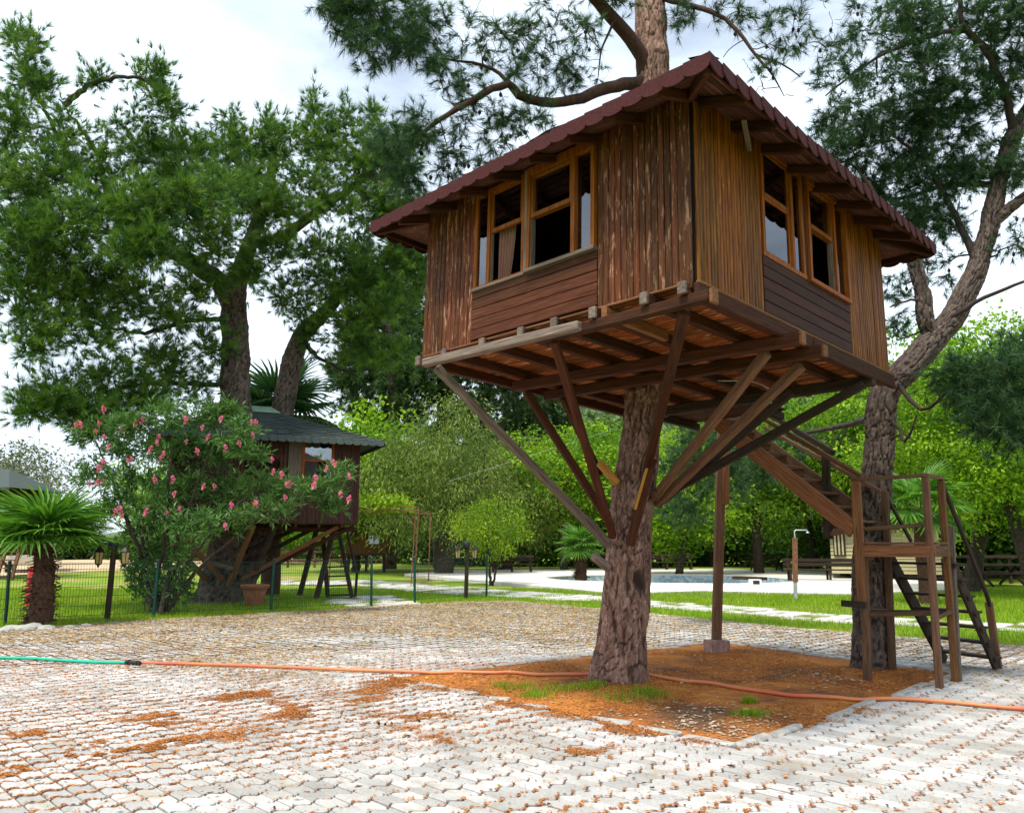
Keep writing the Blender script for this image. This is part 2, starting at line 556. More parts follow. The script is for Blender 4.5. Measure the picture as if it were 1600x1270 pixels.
def groundmat():
    m, n, l, b = nmat('lawn_and_earth', .95, .15)
    geo = n.new('ShaderNodeNewGeometry')
    g1 = noise(n, l, geo.outputs['Position'], .35, 5, .6)
    g2 = noise(n, l, geo.outputs['Position'], 9, 6, .7)
    r1 = ramp(n, [(.35, (.115, .215, .012)), (.52, (.20, .28, .022)), (.66, (.36, .27, .11))]); l.new(g1, r1.inputs['Fac'])
    r2 = ramp(n, [(.3, .55), (.7, 1.25)]); l.new(g2, r2.inputs['Fac'])
    out = mixc(n, l, 1.0, r1.outputs['Color'], r2.outputs['Color'], 'MULTIPLY')
    l.new(out, b.inputs['Base Color']); bump(n, l, b, g2, .03, .7)
    return m


def sheet(name, poly, z, mat, parent=None, kind='structure', thick=0.0):
    bm = bmesh.new()
    vs = [bm.verts.new((p[0], p[1], z)) for p in poly]
    f = bm.faces.new(vs)
    if f.normal.z < 0: f.normal_flip()
    bm.normal_update()
    if f.normal.z < 0: bmesh.ops.reverse_faces(bm, faces=[f])
    if thick:
        r = bmesh.ops.extrude_face_region(bm, geom=[f])
        for v in r['geom']:
            if isinstance(v, bmesh.types.BMVert): v.co.z -= thick
    bmesh.ops.triangulate(bm, faces=bm.faces[:])
    bmesh.ops.recalc_face_normals(bm, faces=bm.faces[:])
    me = bpy.data.meshes.new(name); bm.to_mesh(me); bm.free(); me.materials.append(mat)
    o = place(name, me, parent)
    if kind: o['kind'] = kind
    return o


# the ground: one sheet, fine near the camera, dipped under the pool
xs = np.concatenate([np.linspace(-900, -60, 15)[:-1], np.arange(-60, 60.1, 1.0), np.linspace(60, 900, 15)[1:]])
ys = np.concatenate([np.linspace(-60, 0, 5)[:-1], np.arange(0, 80.1, 1.0), np.linspace(80, 1200, 16)[1:]])
gx, gy = np.meshgrid(xs, ys)
gz = np.full(gx.shape, -0.035) + .012 * sines(np.stack([gx, gy], -1), .6, 3)
gz = np.minimum(gz, -0.022)
pc = POOL.mean(0); pbig = pc + (POOL - pc) * 1.12
near_pool = inside(pc + (POOL - pc) * 1.0, gx, gy)
gz[(np.abs(gx - pc[0]) < 14) & (np.abs(gy - pc[1]) < 9) & inside(DECK, gx, gy)] = -1.6
k = np.arange(gx.size).reshape(gx.shape)
gq = np.stack([k[:-1, :-1], k[:-1, 1:], k[1:, 1:], k[1:, :-1]], -1).reshape(-1, 4)
M['ground'] = groundmat()
o = place('ground', mesh_np('ground', np.stack([gx, gy, gz], -1).reshape(-1, 3), gq, M['ground'], True)); o['kind'] = 'structure'


def pavermat(name, far=False):
    m, n, l, b = nmat(name, .85, .25)
    geo = n.new('ShaderNodeNewGeometry'); oi = n.new('ShaderNodeObjectInfo')
    rnd = geo.outputs['Random Per Island'] if far else oi.outputs['Random']
    pos = geo.outputs['Position']
    g1 = noise(n, l, pos, .8, 4, .6); g2 = noise(n, l, pos, 38, 6, .75); g3 = noise(n, l, pos, 2.3, 6, .62, .4)
    base = ramp(n, [(.0, (.375, .367, .345)), (1.0, (.57, .56, .535))]); l.new(rnd, base.inputs['Fac'])
    r1 = ramp(n, [(.34, (.70, .675, .635)), (.6, (1.0, 1.0, 1.0))]); l.new(g1, r1.inputs['Fac'])
    c = mixc(n, l, 1.0, base.outputs['Color'], r1.outputs['Color'], 'MULTIPLY')
    r2 = ramp(n, [(.25, .72), (.62, 1.08)]); l.new(g2, r2.inputs['Fac'])
    c = mixc(n, l, 1.0, c, r2.outputs['Color'], 'MULTIPLY')
    r3 = ramp(n, [(.57, 0.0), (.68, .62)]); l.new(g3, r3.inputs['Fac'])
    c = mixc(n, l, r3.outputs['Color'], c, (.30, .25, .17))
    l.new(c, b.inputs['Base Color'])
    bump(n, l, b, g2, .004, .5)
    return m


M['paver'] = pavermat('concrete_paver')
M['paver_far'] = pavermat('concrete_pavers_far', True)
M['joint'] = plain('joint_sand', (.15, .075, .036), .95, vary=.45, scale=5)
M['deck'] = plain('pale_pool_deck', (.66, .62, .55), .8, vary=.07, scale=3)
M['path'] = plain('pale_path_stone', (.47, .45, .40), .9, vary=.2, scale=9)
M['path_earth'] = plain('path_earth', (.17, .19, .05), .95, vary=.4, scale=3)
M['kerb'] = plain('kerb_concrete', (.36, .345, .31), .9, vary=.22, scale=14, bmp=.004)
M['sand'] = plain('sandy_earth', (.50, .36, .21), .95, vary=.18, scale=.8)

pavement = sheet('pavement', PAVE, -0.014, M['joint'])

# interlocking pavers: straight joints along GB, wavy joints along GA
PA, PB, AMP, GAP = 0.150, 0.205, 0.025, 0.0054


def paver_outline(side_gap):
    g = side_gap
    ya = [-.5 * PA + g, -.30 * PA, -.16 * PA, .16 * PA, .30 * PA, .5 * PA - g]
    wob = [0.0, -AMP, -AMP, AMP, AMP, 0.0]
    lo = [(-PB / 2 + g * 1.7 + w, y) for y, w in zip(ya, wob)]
    hi = [(PB / 2 - g * 1.7 + w, y) for y, w in zip(ya, wob)]
    return np.array(hi + lo[::-1])                     # counter-clockwise (x along GB side, y along GA)


out = paver_outline(GAP)
inn = paver_outline(GAP + .005)
n_o = len(out)
pv = np.vstack([np.c_[inn, np.zeros(n_o)], np.c_[out, np.full(n_o, -.006)], np.c_[out, np.full(n_o, -.05)]])
kk = np.arange(n_o); k2 = (kk + 1) % n_o
# the top as quads across the two wavy sides
top_q = np.array([[i, i + 1, n_o - 2 - i, n_o - 1 - i] for i in range(n_o // 2 - 1)])
side_q = np.concatenate([np.stack([kk, kk + n_o, k2 + n_o, k2], 1), np.stack([kk + n_o, kk + 2 * n_o, k2 + 2 * n_o, k2 + n_o], 1)])
pq = np.concatenate([top_q, side_q])
# orient in world: x -> -GB, y -> GA  (right-handed)
R2 = np.stack([-GB[:2], GA[:2]], 1)
pv[:, :2] = pv[:, :2] @ R2.T
ia, ib = np.meshgrid(np.arange(-130, 190), np.arange(-130, 130), indexing='ij')
cx = ia * PA * GA[0] + ib * PB * GB[0]; cy = ia * PA * GA[1] + ib * PB * GB[1]
bc = BED.mean(0)
BEDX = bc + (BED - bc) * 1.035
ok = inside(PAVE, cx, cy) & ~inside(BEDX, cx, cy) & (cy > 3.6) & (np.abs(cx) < cy * .74 + 1.2)
cx, cy = cx[ok], cy[ok]
cz = -.002 + .004 * sines(np.stack([cx, cy], -1), 1.3, 5) + rng.normal(0, .0026, len(cx))
inview = (np.abs(cx) < cy * .655) & (cy > 4.95)
order = np.argsort(np.where(inview, np.hypot(cx, cy), 1e9))
single, rest = order[:300], order[300:]
pm = [mesh_np('paver', pv, pq, M['paver'])]
for i in single:
    T = Matrix.Translation((cx[i], cy[i], cz[i])) @ Matrix.Rotation(random.gauss(0, .008), 4, 'Z') @ Matrix.Rotation(random.gauss(0, .011), 4, 'X') @ Matrix.Rotation(random.gauss(0, .011), 4, 'Y')
    place('paver', pm[0], pavement, T)
cc = np.c_[cx, cy, cz][rest]
near = np.hypot(cc[:, 0], cc[:, 1]) < 13
tilt = rng.normal(0, .011, (len(cc), 2))
vv = pv[None] + cc[:, None]
vv[..., 2] += pv[None, :, 0] * tilt[:, None, 0] + pv[None, :, 1] * tilt[:, None, 1]
nv = len(pv)
fn = (np.arange(len(cc))[near][:, None, None] * nv + pq[None]).reshape(-1, 4)
ff = (np.arange(len(cc))[~near][:, None, None] * nv + top_q[None]).reshape(-1, 4)
o = place('paver_field', mesh_np('paver_field', vv.reshape(-1, 3), np.concatenate([fn, ff]), M['paver_far']), pavement)
o['kind'] = 'stuff'


# the earth bed under the big tree, with its kerb stones
def dirtmat():
    m, n, l, b = nmat('needle_strewn_earth', .95, .15)
    geo = n.new('ShaderNodeNewGeometry')
    g1 = noise(n, l, geo.outputs['Position'], .95, 5, .62, .5); g2 = noise(n, l, geo.outputs['Position'], 45, 6, .8)
    g3 = noise(n, l, geo.outputs['Position'], 6, 6, .7)
    r1 = ramp(n, [(.36, (.19, .100, .052)), (.46, (.48, .165, .038)), (.62, (.66, .255, .055))]); l.new(g1, r1.inputs['Fac'])
    r2 = ramp(n, [(.28, .35), (.7, 1.35)]); l.new(g2, r2.inputs['Fac'])
    r3 = ramp(n, [(.3, .7), (.7, 1.15)]); l.new(g3, r3.inputs['Fac'])
    c = mixc(n, l, 1.0, r1.outputs['Color'], r2.outputs['Color'], 'MULTIPLY')
    c = mixc(n, l, 1.0, c, r3.outputs['Color'], 'MULTIPLY')
    l.new(c, b.inputs['Base Color']); bump(n, l, b, g2, .02, .9)
    return m


M['dirt'] = dirtmat()
nx = 110
s_, t_ = np.meshgrid(np.linspace(0, 1, nx), np.linspace(0, 1, nx))
q0, q1, q2, q3 = BED
bx = (1 - s_)[..., None] * ((1 - t_)[..., None] * q0 + t_[..., None] * q3) + s_[..., None] * ((1 - t_)[..., None] * q1 + t_[..., None] * q2)
edge = np.minimum.reduce([s_, 1 - s_, t_, 1 - t_])
bz = -.008 + .03 * np.clip(edge * 8, 0, 1) * (1 + .6 * sines(bx, 2.2, 9)) + .012 * sines(bx, 9, 10) * np.clip(edge * 20, 0, 1)
dtr = np.hypot(bx[..., 0] - 1.25, bx[..., 1] - 9.7)
bz += .07 * np.exp(-(dtr / .6) ** 2)


def bed_z(x, y):
    i = np.argmin((bx[..., 0] - x) ** 2 + (bx[..., 1] - y) ** 2)
    return float(bz.ravel()[i])


k = np.arange(nx * nx).reshape(nx, nx)
bq = np.stack([k[:-1, :-1], k[:-1, 1:], k[1:, 1:], k[1:, :-1]], -1).reshape(-1, 4)
bed = place('earth_bed', mesh_np('earth_bed', np.concatenate([bx, bz[..., None]], -1).reshape(-1, 3), bq, M['dirt'], True)); bed['kind'] = 'structure'
kerb_me = [cbox(.115, .12, ln, M['kerb'], .020, .006) for ln in (.485, .47, .49)]
for e in range(4):
    a_, b_ = BED[e], BED[(e + 1) % 4]
    d_ = (b_ - a_); ln = np.linalg.norm(d_); d_ /= ln; cnt = int(ln / .5)
    out_n = np.array([d_[1], -d_[0]])
    for i in range(cnt):
        if random.random() < .10: continue
        dz_ = random.uniform(-.016, .004) - (.012 if e in (3,) else 0)
        c_ = a_ + d_ * (i + .5) * ln / cnt + out_n * .03 + rng.normal(0, .014, 2)
        Mx, _ = axis_matrix([*(c_ - d_ * .24), -.036 + dz_ + random.uniform(-.005, .005)], [*(c_ + d_ * .24), -.034 + random.uniform(-.008, .006)])
        place('kerb_stone', kerb_me[i % 3], bed, Mx)

# pool deck with a sunken pool, paths, sandy track
bm = bmesh.new()
ov = [bm.verts.new((p[0], p[1], .03)) for p in DECK]; iv = [bm.verts.new((p[0], p[1], .03)) for p in POOL]
eo = [bm.edges.new((ov[i], ov[(i + 1) % len(ov)])) for i in range(len(ov))]; ei = [bm.edges.new((iv[i], iv[(i + 1) % len(iv)])) for i in range(len(iv))]
bmesh.ops.triangle_fill(bm, edges=eo + ei, use_beauty=True)
bm.faces.ensure_lookup_table()
for f in [f for f in bm.faces if inside(POOL, np.array([f.calc_center_median().x]), np.array([f.calc_center_median().y]))[0]]: bm.faces.remove(f)
for i in range(len(ov)):
    a_, b_ = ov[i], ov[(i + 1) % len(ov)]
    c_ = [bm.verts.new((v.co.x, v.co.y, -.12)) for v in (b_, a_)]
    bm.faces.new([a_, b_] + c_)
bmesh.ops.recalc_face_normals(bm, faces=bm.faces[:])
me = bpy.data.meshes.new('pool_deck'); bm.to_mesh(me); bm.free(); me.materials.append(M['deck'])
deck = place('pool_deck', me); deck['kind'] = 'structure'


def tilemat():
    m, n, l, b = nmat('blue_mosaic', .3, .5)
    geo = n.new('ShaderNodeNewGeometry')
    vo = n.new('ShaderNodeTexVoronoi'); vo.inputs['Scale'].default_value = 9; l.new(geo.outputs['Position'], vo.inputs['Vector'])
    sx = n.new('ShaderNodeSeparateColor'); l.new(vo.outputs['Color'], sx.inputs[0])
    r = ramp(n, [(.0, (.20, .32, .46)), (.5, (.34, .46, .55)), (1, (.55, .60, .60))]); l.new(sx.outputs[0], r.inputs['Fac'])
    l.new(r.outputs['Color'], b.inputs['Base Color'])
    return m


M['tile_blue'] = tilemat()
np_ = len(POOL); pc2 = POOL
wv = np.vstack([np.c_[pc2, np.full(np_, .012)], np.c_[pc2, np.full(np_, -1.2)]])
kk = np.arange(np_); k2 = (kk + 1) % np_
place('pool_wall', mesh_np('pool_wall', wv, np.stack([kk, k2, k2 + np_, kk + np_], 1), M['tile_blue']))['kind'] = 'structure'
bm_floor = sheet('pool_floor', POOL, -1.15, M['tile_blue'])
wm, n, l, b = nmat('green_pool_water', .06, .5)
b.inputs['Base Color'].default_value = (.36, .36, .22, 1); b.inputs['IOR'].default_value = 1.33
gw = noise(n, l, None, 30, 3); bump(n, l, b, gw, .01, .15)
sheet('pool_water', pc + (POOL - pc) * .999, -.30, wm)
# lip of the pool
lm = MB(); ring = np.vstack([POOL, POOL[:1]])
lm.tube(np.c_[pc + (ring - pc) * 1.006, np.full(len(ring), .035)], .045, 6)
place('pool_coping', lm.mesh('pool_coping', M['deck'], True), deck)
sk = thing('pool_skimmer', G(1180, 915), 'small white skimmer box with black mouth at the pool edge', 'skimmer')
mb = MB(); mb.box((-.2, -.15, .03), (.2, .15, .24)); place('skimmer_housing', mb.mesh('skimmer_housing', M['white_paint']), sk, Matrix.Translation(Vector(G(1180, 915))))
mb = MB(); mb.box((-.12, -.165, .07), (.12, -.152, .20)); place('mouth', mb.mesh('mouth', M['black']), sk, Matrix.Translation(Vector(G(1180, 915))))
pl = thing('wooden_plank', G(1170, 903, .03), 'dark plank lying on the far rim of the pool', 'plank')
beam('board', G(1150, 902, .13), G(1193, 904, .13), .5, .12, M['dark_wood'], pl)
mb = MB(); mb.box((-.1, -.2, 0), (.1, .2, .05)); place('batten', mb.mesh('batten', M['dark_wood']), pl, Matrix.Translation(Vector(G(1170, 903, .03))))

PTH = [np.array([G(*p)[:2] for p in [(430, 907), (560, 905), (660, 912), (760, 919), (900, 928), (1060, 941), (1200, 951), (1340, 962), (1480, 969), (1620, 974), (1620, 985), (1480, 980), (1340, 974), (1200, 962), (1060, 950), (900, 938), (780, 931), (660, 925), (560, 914), (430, 912)]]), np.array([G(*p)[:2] for p in [(500, 938), (560, 929), (600, 928), (655, 942), (600, 947), (545, 947)]])]
path = sheet('path', PTH[0], -.019, M['path_earth'])
path2 = sheet('path', PTH[1], -.021, M['path_earth'])
slab_me = [cbox(w_, d_, .05, M['path'], .012, .006) for w_, d_ in ((.52, .40), (.46, .42), (.55, .36))]
ia_, ib_ = np.meshgrid(np.arange(-30, 60), np.arange(-60, 60), indexing='ij')
sx_, sy_ = (ia_ * .44 * GA[0] + ib_ * .57 * GB[0] + 3).ravel(), (ia_ * .44 * GA[1] + ib_ * .57 * GB[1] + 18).ravel()
cnt_ = 0
for x_, y_ in sorted(zip(sx_, sy_), key=lambda t: t[1]):
    for pi, po in ((0, path), (1, path2)):
        if inside(PTH[pi], np.array([x_]), np.array([y_]))[0] and abs(x_) < y_ * .7 and random.random() < .82 and cnt_ < 290:
            cnt_ += 1
            place('path_slab', random.choice(slab_me), po, Matrix.Translation((x_, y_, -.024 + random.uniform(-.006, .006))) @ Matrix.Rotation(math.atan2(GB[1], GB[0]) + random.gauss(0, .05), 4, 'Z') @ Matrix.Rotation(random.gauss(0, .012), 4, 'X'))
sheet('dirt_track', [G(*p)[:2] for p in [(-300, 905), (0, 899), (120, 893), (330, 884), (520, 878), (560, 872), (380, 866), (280, 865), (120, 869), (-300, 880)]], -.012, M['sand'])

# far wooded hill
hx, hy = np.meshgrid(np.linspace(-110, 330, 60), np.linspace(95, 420, 40))
hz = 62 * np.clip((hy - 95) / 200, 0, 1) ** 1.05 * (1 / (1 + np.exp(-(hx + 28 - (hy - 95) * .10) / 16))) + 3 * sines(np.stack([hx, hy], -1), .05, 21)
hz = np.where(hy < 100, -.5, hz)
k = np.arange(hx.size).reshape(hx.shape)
M['hill'] = plain('hillside_scrub', (.055, .095, .03), .95, vary=.3, scale=.2)
o = place('hill', mesh_np('hill', np.stack([hx, hy, hz], -1).reshape(-1, 3), np.stack([k[:-1, :-1], k[:-1, 1:], k[1:, 1:], k[1:, :-1]], -1).reshape(-1, 4), M['hill'], True)); o['kind'] = 'structure'

# ================================================================ THE BIG TREE HOUSE
HM = Matrix(((HA[0], HB[0], HN[0], HO[0]), (HA[1], HB[1], HN[1], HO[1]), (HA[2], HB[2], HN[2], HO[2]), (0, 0, 0, 1)))
TL = lambda x, y, z: HM @ Matrix.Translation((x, y, z))


def hp(x, y, z): return HO + HA * x + HB * y + HN * z


house = thing('tree_house', tuple(HO), 'large brown wooden tree house with maroon scalloped roof edge on the near pine', 'tree house')
# -- cladding. left face: x = 0 plane, right face: y = 0 plane
ZT = 1.74
RZ_L = Matrix.Rotation(math.pi / 2, 4, 'Z')


def vboards(face, s0, s1, z0, z1, w, mat, ragged=.012):
    cnt = max(1, round((s1 - s0) / w)); w = (s1 - s0) / cnt
    for i in range(cnt):
        s = s0 + (i + .5) * w
        lo = z0 - random.uniform(0, ragged); hi = z1
        off = random.uniform(-.003, .003)
        me = cbox(w - .006, .02, round(hi - lo, 2), mat, .007)
        if face == 'L': Mx = TL(-.012 + off, s, (lo + hi) / 2) @ RZ_L
        else: Mx = TL(s, -.012 + off, (lo + hi) / 2)
        place('wall_board', me, house, Mx)


def hplanks(face, s0, s1, z0, z1, cnt, mat):
    h = (z1 - z0) / cnt
    for i in range(cnt):
        z = z0 + (i + .5) * h
        t = random.uniform(-.003, .003)
        if face == 'L': p0, p1, up = hp(-.014 + t, s0 + .004, z), hp(-.014 - t, s1 - .004, z + random.uniform(-.003, .003)), HA
        else: p0, p1, up = hp(s0 + .004, -.014 + t, z), hp(s1 - .004, -.014 - t, z + random.uniform(-.003, .003)), HB
        beam('panel_plank', p0, p1, h - .006, .022, mat, house, up, .004)


vboards('L', 2.675, HW, -.01, ZT, .068, M['wall_left'])
vboards('L', .0, .985, -.01, ZT, .066, M['wall_left'], .02)
vboards('L', .99, 2.67, 1.645, ZT, .14, M['wall_left'], 0)
hplanks('L', .985, 2.675, .018, .568, 5, M['panel'])
vboards('R', .025, 1.09, -.012, ZT, .050, M['wall_right'], .03)
vboards('R', 2.945, HL, -.012, ZT, .050, M['wall_right'], .03)
vboards('R', 1.095, 2.94, 1.70, ZT, .14, M['wall_right'], 0)
hplanks('R', 1.095, 2.94, .016, .575, 5, M['panel_dark'])
# corner board that hangs lower
place('corner_board', cbox(.075, .022, ZT + .07, M['wall_left'], .005), house, TL(-.030, .036, (ZT - .07) / 2) @ RZ_L)
# back walls and inner lining
for nm, lo, hi in [('back_wall', (HL - .03, 0.02, 0), (HL, HW, ZT)), ('back_wall', (0.02, HW - .03, 0), (HL - .035, HW, ZT))]:
    mb = MB(); mb.box(lo, hi); place(nm, mb.mesh(nm, M['panel_dark']), house, HM)
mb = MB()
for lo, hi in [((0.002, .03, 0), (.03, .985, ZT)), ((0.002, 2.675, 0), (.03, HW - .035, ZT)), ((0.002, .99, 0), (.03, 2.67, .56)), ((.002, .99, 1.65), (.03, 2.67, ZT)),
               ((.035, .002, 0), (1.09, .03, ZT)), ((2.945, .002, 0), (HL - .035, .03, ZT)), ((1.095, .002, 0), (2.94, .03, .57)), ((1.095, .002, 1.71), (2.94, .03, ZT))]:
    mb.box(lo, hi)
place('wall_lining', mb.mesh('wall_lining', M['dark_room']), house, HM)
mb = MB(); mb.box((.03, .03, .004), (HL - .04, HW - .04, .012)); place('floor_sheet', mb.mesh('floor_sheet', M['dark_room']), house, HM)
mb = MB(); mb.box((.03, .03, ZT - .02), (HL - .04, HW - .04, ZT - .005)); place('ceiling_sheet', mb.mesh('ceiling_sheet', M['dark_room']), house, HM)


def frame_mb(face, rects, d0, d1):
    """rects in (s0,s1,z0,z1); d0..d1 depth outward (negative = outside)"""
    mb = MB()
    for i, (s0, s1, z0, z1) in enumerate(rects):
        e = .0012 * (i % 5)
        if face == 'L': mb.box((d0 - e, s0, z0), (d1 + e, s1, z1))
        else: mb.box((s0, d0 - e, z0), (s1, d1 + e, z1))
    return mb


def sub(name, face, rects, d0, d1, mat, parent):
    return place(name, frame_mb(face, rects, d0, d1).mesh(name, mat), parent, HM)


def window(face, s0, s1, z0, z1, side, out_d, open_low, sm, z_rail, extra_top=.05, drape=None):
    """side: where the narrow side light is ('hi' or 'lo' along s); sm: boundary between side light and sash"""
    fw = .042
    fr = [(s0, s0 + fw, z0, z1), (s1 - fw, s1, z0, z1), (s0 + fw, s1 - fw, z1 - extra_top, z1), (s0 - .01, s1 + .01, z0 - .03, z0 + .012), (sm - .022, sm + .022, z0 + .012, z1 - extra_top)]
    w = sub('window', face, fr, out_d, .025, M['frame'], house)
    if side == 'hi': a0, a1, b0, b1 = sm + .022, s1 - fw, s0 + fw, sm - .022
    else: a0, a1, b0, b1 = s0 + fw, sm - .022, sm + .022, s1 - fw
    zt, zb = z1 - extra_top, z0 + .012
    sub('pane', face, [(a0, a1, zb, zt)], -.006, -.001, M['glass'], w)
    sw = .032
    sub('upper_sash', face, [(b0, b0 + sw, z_rail, zt), (b1 - sw, b1, z_rail, zt), (b0 + sw, b1 - sw, zt - sw, zt), (b0 + sw, b1 - sw, z_rail, z_rail + .045)], out_d + .014, .012, M['frame'], w)
    sub('pane', face, [(b0 + sw, b1 - sw, z_rail + .045, zt - sw)], -.006, -.001, M['glass'], w)
    if open_low:
        for j0, j1 in ((b0, b0 + .014), (b1 - .014, b1)): sub('sash_jamb', face, [(j0, j1, zb, z_rail)], out_d + .02, .02, M['weathered'], w)
    else:
        sub('lower_sash', face, [(b0, b0 + .025, zb, z_rail), (b1 - sw, b1, zb, z_rail), (b0 + .025, b1 - sw, zb, zb + sw), (b0 + .025, b1 - sw, z_rail - .02, z_rail)], out_d + .02, .02, M['frame'], w)
        sub('pane', face, [(b0 + .025, b1 - sw, zb + sw, z_rail - .02)], -.004, .001, M['glass'], w)
    if drape:
        d_s0, d_s1, d_t, mat = drape                        # a hanging curtain, gathered towards one side
        nn = 40; t = np.linspace(0, 1, nn); rows = []
        for zz, f in ((zt - .02, 1.0), ((zt + zb) / 2, .85), (zb + .25, d_t), (zb + .01, d_t * .8)):
            ss = d_s0 + (d_s1 - d_s0) * t * f
            dd = .085 + .018 * np.sin(t * 34)
            rows.append(np.stack([dd, ss, np.full(nn, zz)], 1) if face == 'L' else np.stack([ss, dd, np.full(nn, zz)], 1))
        v = np.concatenate(rows); i = np.arange(3)[:, None] * nn; j = np.arange(nn - 1)[None]
        place('curtain', mesh_np('curtain', v, np.stack([i + j, i + j + 1, i + nn + j + 1, i + nn + j], -1).reshape(-1, 4), mat, True), w, HM)
    return w


wA = window('L', 1.915, 2.66, .575, 1.632, 'hi', -.028, True, 2.44, 1.13, .045, (2.40, 2.12, .75, M['curtain_brown']))
wB = window('L', .998, 1.862, .572, 1.640, 'lo', -.055, True, 1.255, 1.10, .085)
wC = window('R', 1.118, 1.94, .585, 1.69, 'hi', -.03, False, 1.70, 1.16, .05, (1.17, 1.62, .55, M['curtain_white']))
wD = window('R', 2.0, 2.925, .585, 1.70, 'hi', -.055, True, 2.60, 1.14, .085, (2.06, 2.42, .8, M['curtain_brown']))
wA['label'] = 'left window with a brown curtain in its open lower half'
wB['label'] = 'window with thick orange frame and an empty black lower half'
# weathered sill boards under the left face windows
beam('window_sill', hp(-.045, .985, .555), hp(-.045, 1.875, .552), .04, .075, M['weathered'], house, HA)
beam('window_sill', hp(-.026, 1.9, .556), hp(-.026, 2.68, .556), .03, .04, M['weathered'], house, HA)
beam('mullion_post', hp(-.02, 1.888, .57), hp(-.02, 1.888, 1.64), .042, .05, M['weathered'], house, HA)
beam('mullion_post', hp(1.97, -.012, .57), hp(1.97, -.012, 1.70), .03, .05, M['dark_wood'], house, HA)

# -- floor: slats, joists, bearers
x = .02
while x < HL - .03:
    w = random.choice((.055, .065, .075, .085))
    place('floor_slat', cbox(.022, w, HW - .03, M['slat'], .004), house, axis_matrix(hp(x + w / 2, .015, -.012 + random.uniform(-.003, .002)), hp(x + w / 2, HW - .015, -.012 + random.uniform(-.003, .002)), HA)[0])
    x += w + random.uniform(.006, .02)
JY = [.05, .42, .97, 1.43, 1.86, 2.41, 3.0, 3.44]
for i, y in enumerate(JY):
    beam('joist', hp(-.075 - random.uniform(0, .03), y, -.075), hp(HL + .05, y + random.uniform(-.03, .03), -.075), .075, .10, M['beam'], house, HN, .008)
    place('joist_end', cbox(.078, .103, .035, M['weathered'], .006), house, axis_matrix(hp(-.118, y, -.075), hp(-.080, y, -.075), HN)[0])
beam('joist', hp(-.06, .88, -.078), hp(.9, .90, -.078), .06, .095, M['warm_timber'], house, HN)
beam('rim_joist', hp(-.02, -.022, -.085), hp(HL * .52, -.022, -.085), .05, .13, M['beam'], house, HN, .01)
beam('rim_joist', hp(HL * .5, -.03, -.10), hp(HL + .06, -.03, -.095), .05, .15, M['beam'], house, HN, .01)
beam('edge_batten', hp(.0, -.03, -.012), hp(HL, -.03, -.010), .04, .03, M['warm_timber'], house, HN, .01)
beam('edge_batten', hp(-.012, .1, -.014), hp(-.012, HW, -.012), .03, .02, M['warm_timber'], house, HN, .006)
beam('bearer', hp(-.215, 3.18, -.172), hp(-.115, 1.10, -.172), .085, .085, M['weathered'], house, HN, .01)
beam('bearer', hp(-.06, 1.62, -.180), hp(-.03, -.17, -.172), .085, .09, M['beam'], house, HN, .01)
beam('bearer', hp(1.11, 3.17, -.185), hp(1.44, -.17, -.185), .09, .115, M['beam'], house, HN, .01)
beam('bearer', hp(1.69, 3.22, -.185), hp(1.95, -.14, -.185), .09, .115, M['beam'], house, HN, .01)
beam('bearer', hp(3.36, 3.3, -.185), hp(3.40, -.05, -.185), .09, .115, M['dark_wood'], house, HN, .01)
for y0, y1 in ((-.215, -.165), ):
    pass
for nm, c_ in (('a', (1.445, -.19)), ('b', (1.955, -.16)), ('c', (-.028, -.19))):
    place('bearer_end', cbox(.092, .117, .03, M['warm_timber'], .006), house, axis_matrix(hp(c_[0], c_[1] - .012, -.184), hp(c_[0], c_[1] + .012, -.184), HN)[0])
# back porch that the stair climbs to
for i in range(9):
    beam('porch_board', hp(HL + .05 + i * .115, 1.75, -.02), hp(HL + .05 + i * .115, 3.3, -.02), .105, .03, M['beam'], house, HN)
beam('porch_joist', hp(HL - .2, 1.85, -.09), hp(HL + 1.1, 1.85, -.09), .07, .1, M['dark_wood'], house, HN)
beam('porch_joist', hp(HL - .2, 3.2, -.09), hp(HL + 1.1, 3.2, -.09), .07, .1, M['dark_wood'], house, HN)

# -- braces down to the trunk
def under(px, py, h):
    d = ray(px, py); o_ = np.array([0, 0, EYE]); c0 = HO + HN * h
    return o_ + d * (HN.dot(c0 - o_) / HN.dot(d))


BR = [((682, 574), -.215, (952, 852), 9.40, .075, .085, 'weathered'), ((822, 612), -.24, (950, 812), 9.52, .075, .085, 'beam'),
      ((880, 622), -.24, (938, 742), 9.72, .07, .08, 'beam'), ((866, 533), -.225, (958, 838), 9.28, .075, .085, 'beam'),
      ((1070, 487), -.225, (1010, 735), 9.20, .085, .085, 'beam'), ((1198, 551), -.24, (1022, 778), 9.50, .085, .09, 'stair'),
      ((1252, 571), -.24, (1026, 788), 9.60, .085, .09, 'stair'), ((1238, 612), -.25, (1034, 783), 9.72, .08, .085, 'dark_wood'), ((1350, 600), -.24, (1030, 778), 9.66, .08, .09, 'dark_wood')]
for (t, h, bt, Y, w, hh, mt) in BR:
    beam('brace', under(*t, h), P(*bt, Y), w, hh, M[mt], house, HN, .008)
beam('brace', P(1019, 716, 9.10), P(984, 852, 9.24), .10, .09, M['beam'], house, (0, -1, 0), .01)
beam('split_face', P(1014, 720, 9.035), P(992, 796, 9.10), .035, .02, M['raw'], house, (0, -1, 0), .006)
beam('brace_block', P(936, 722, 9.55), P(966, 756, 9.50), .10, .10, M['raw'], house, (0, 0, 1), .02)
beam('brace_splice', P(915, 806, 9.30), P(951, 846, 9.34), .075, .05, M['weathered'], house, HN)
beam('brace_cleat', P(1020, 772, 9.36), P(1048, 764, 9.52), .09, .09, M['stair'], house, (0, 0, 1), .02)
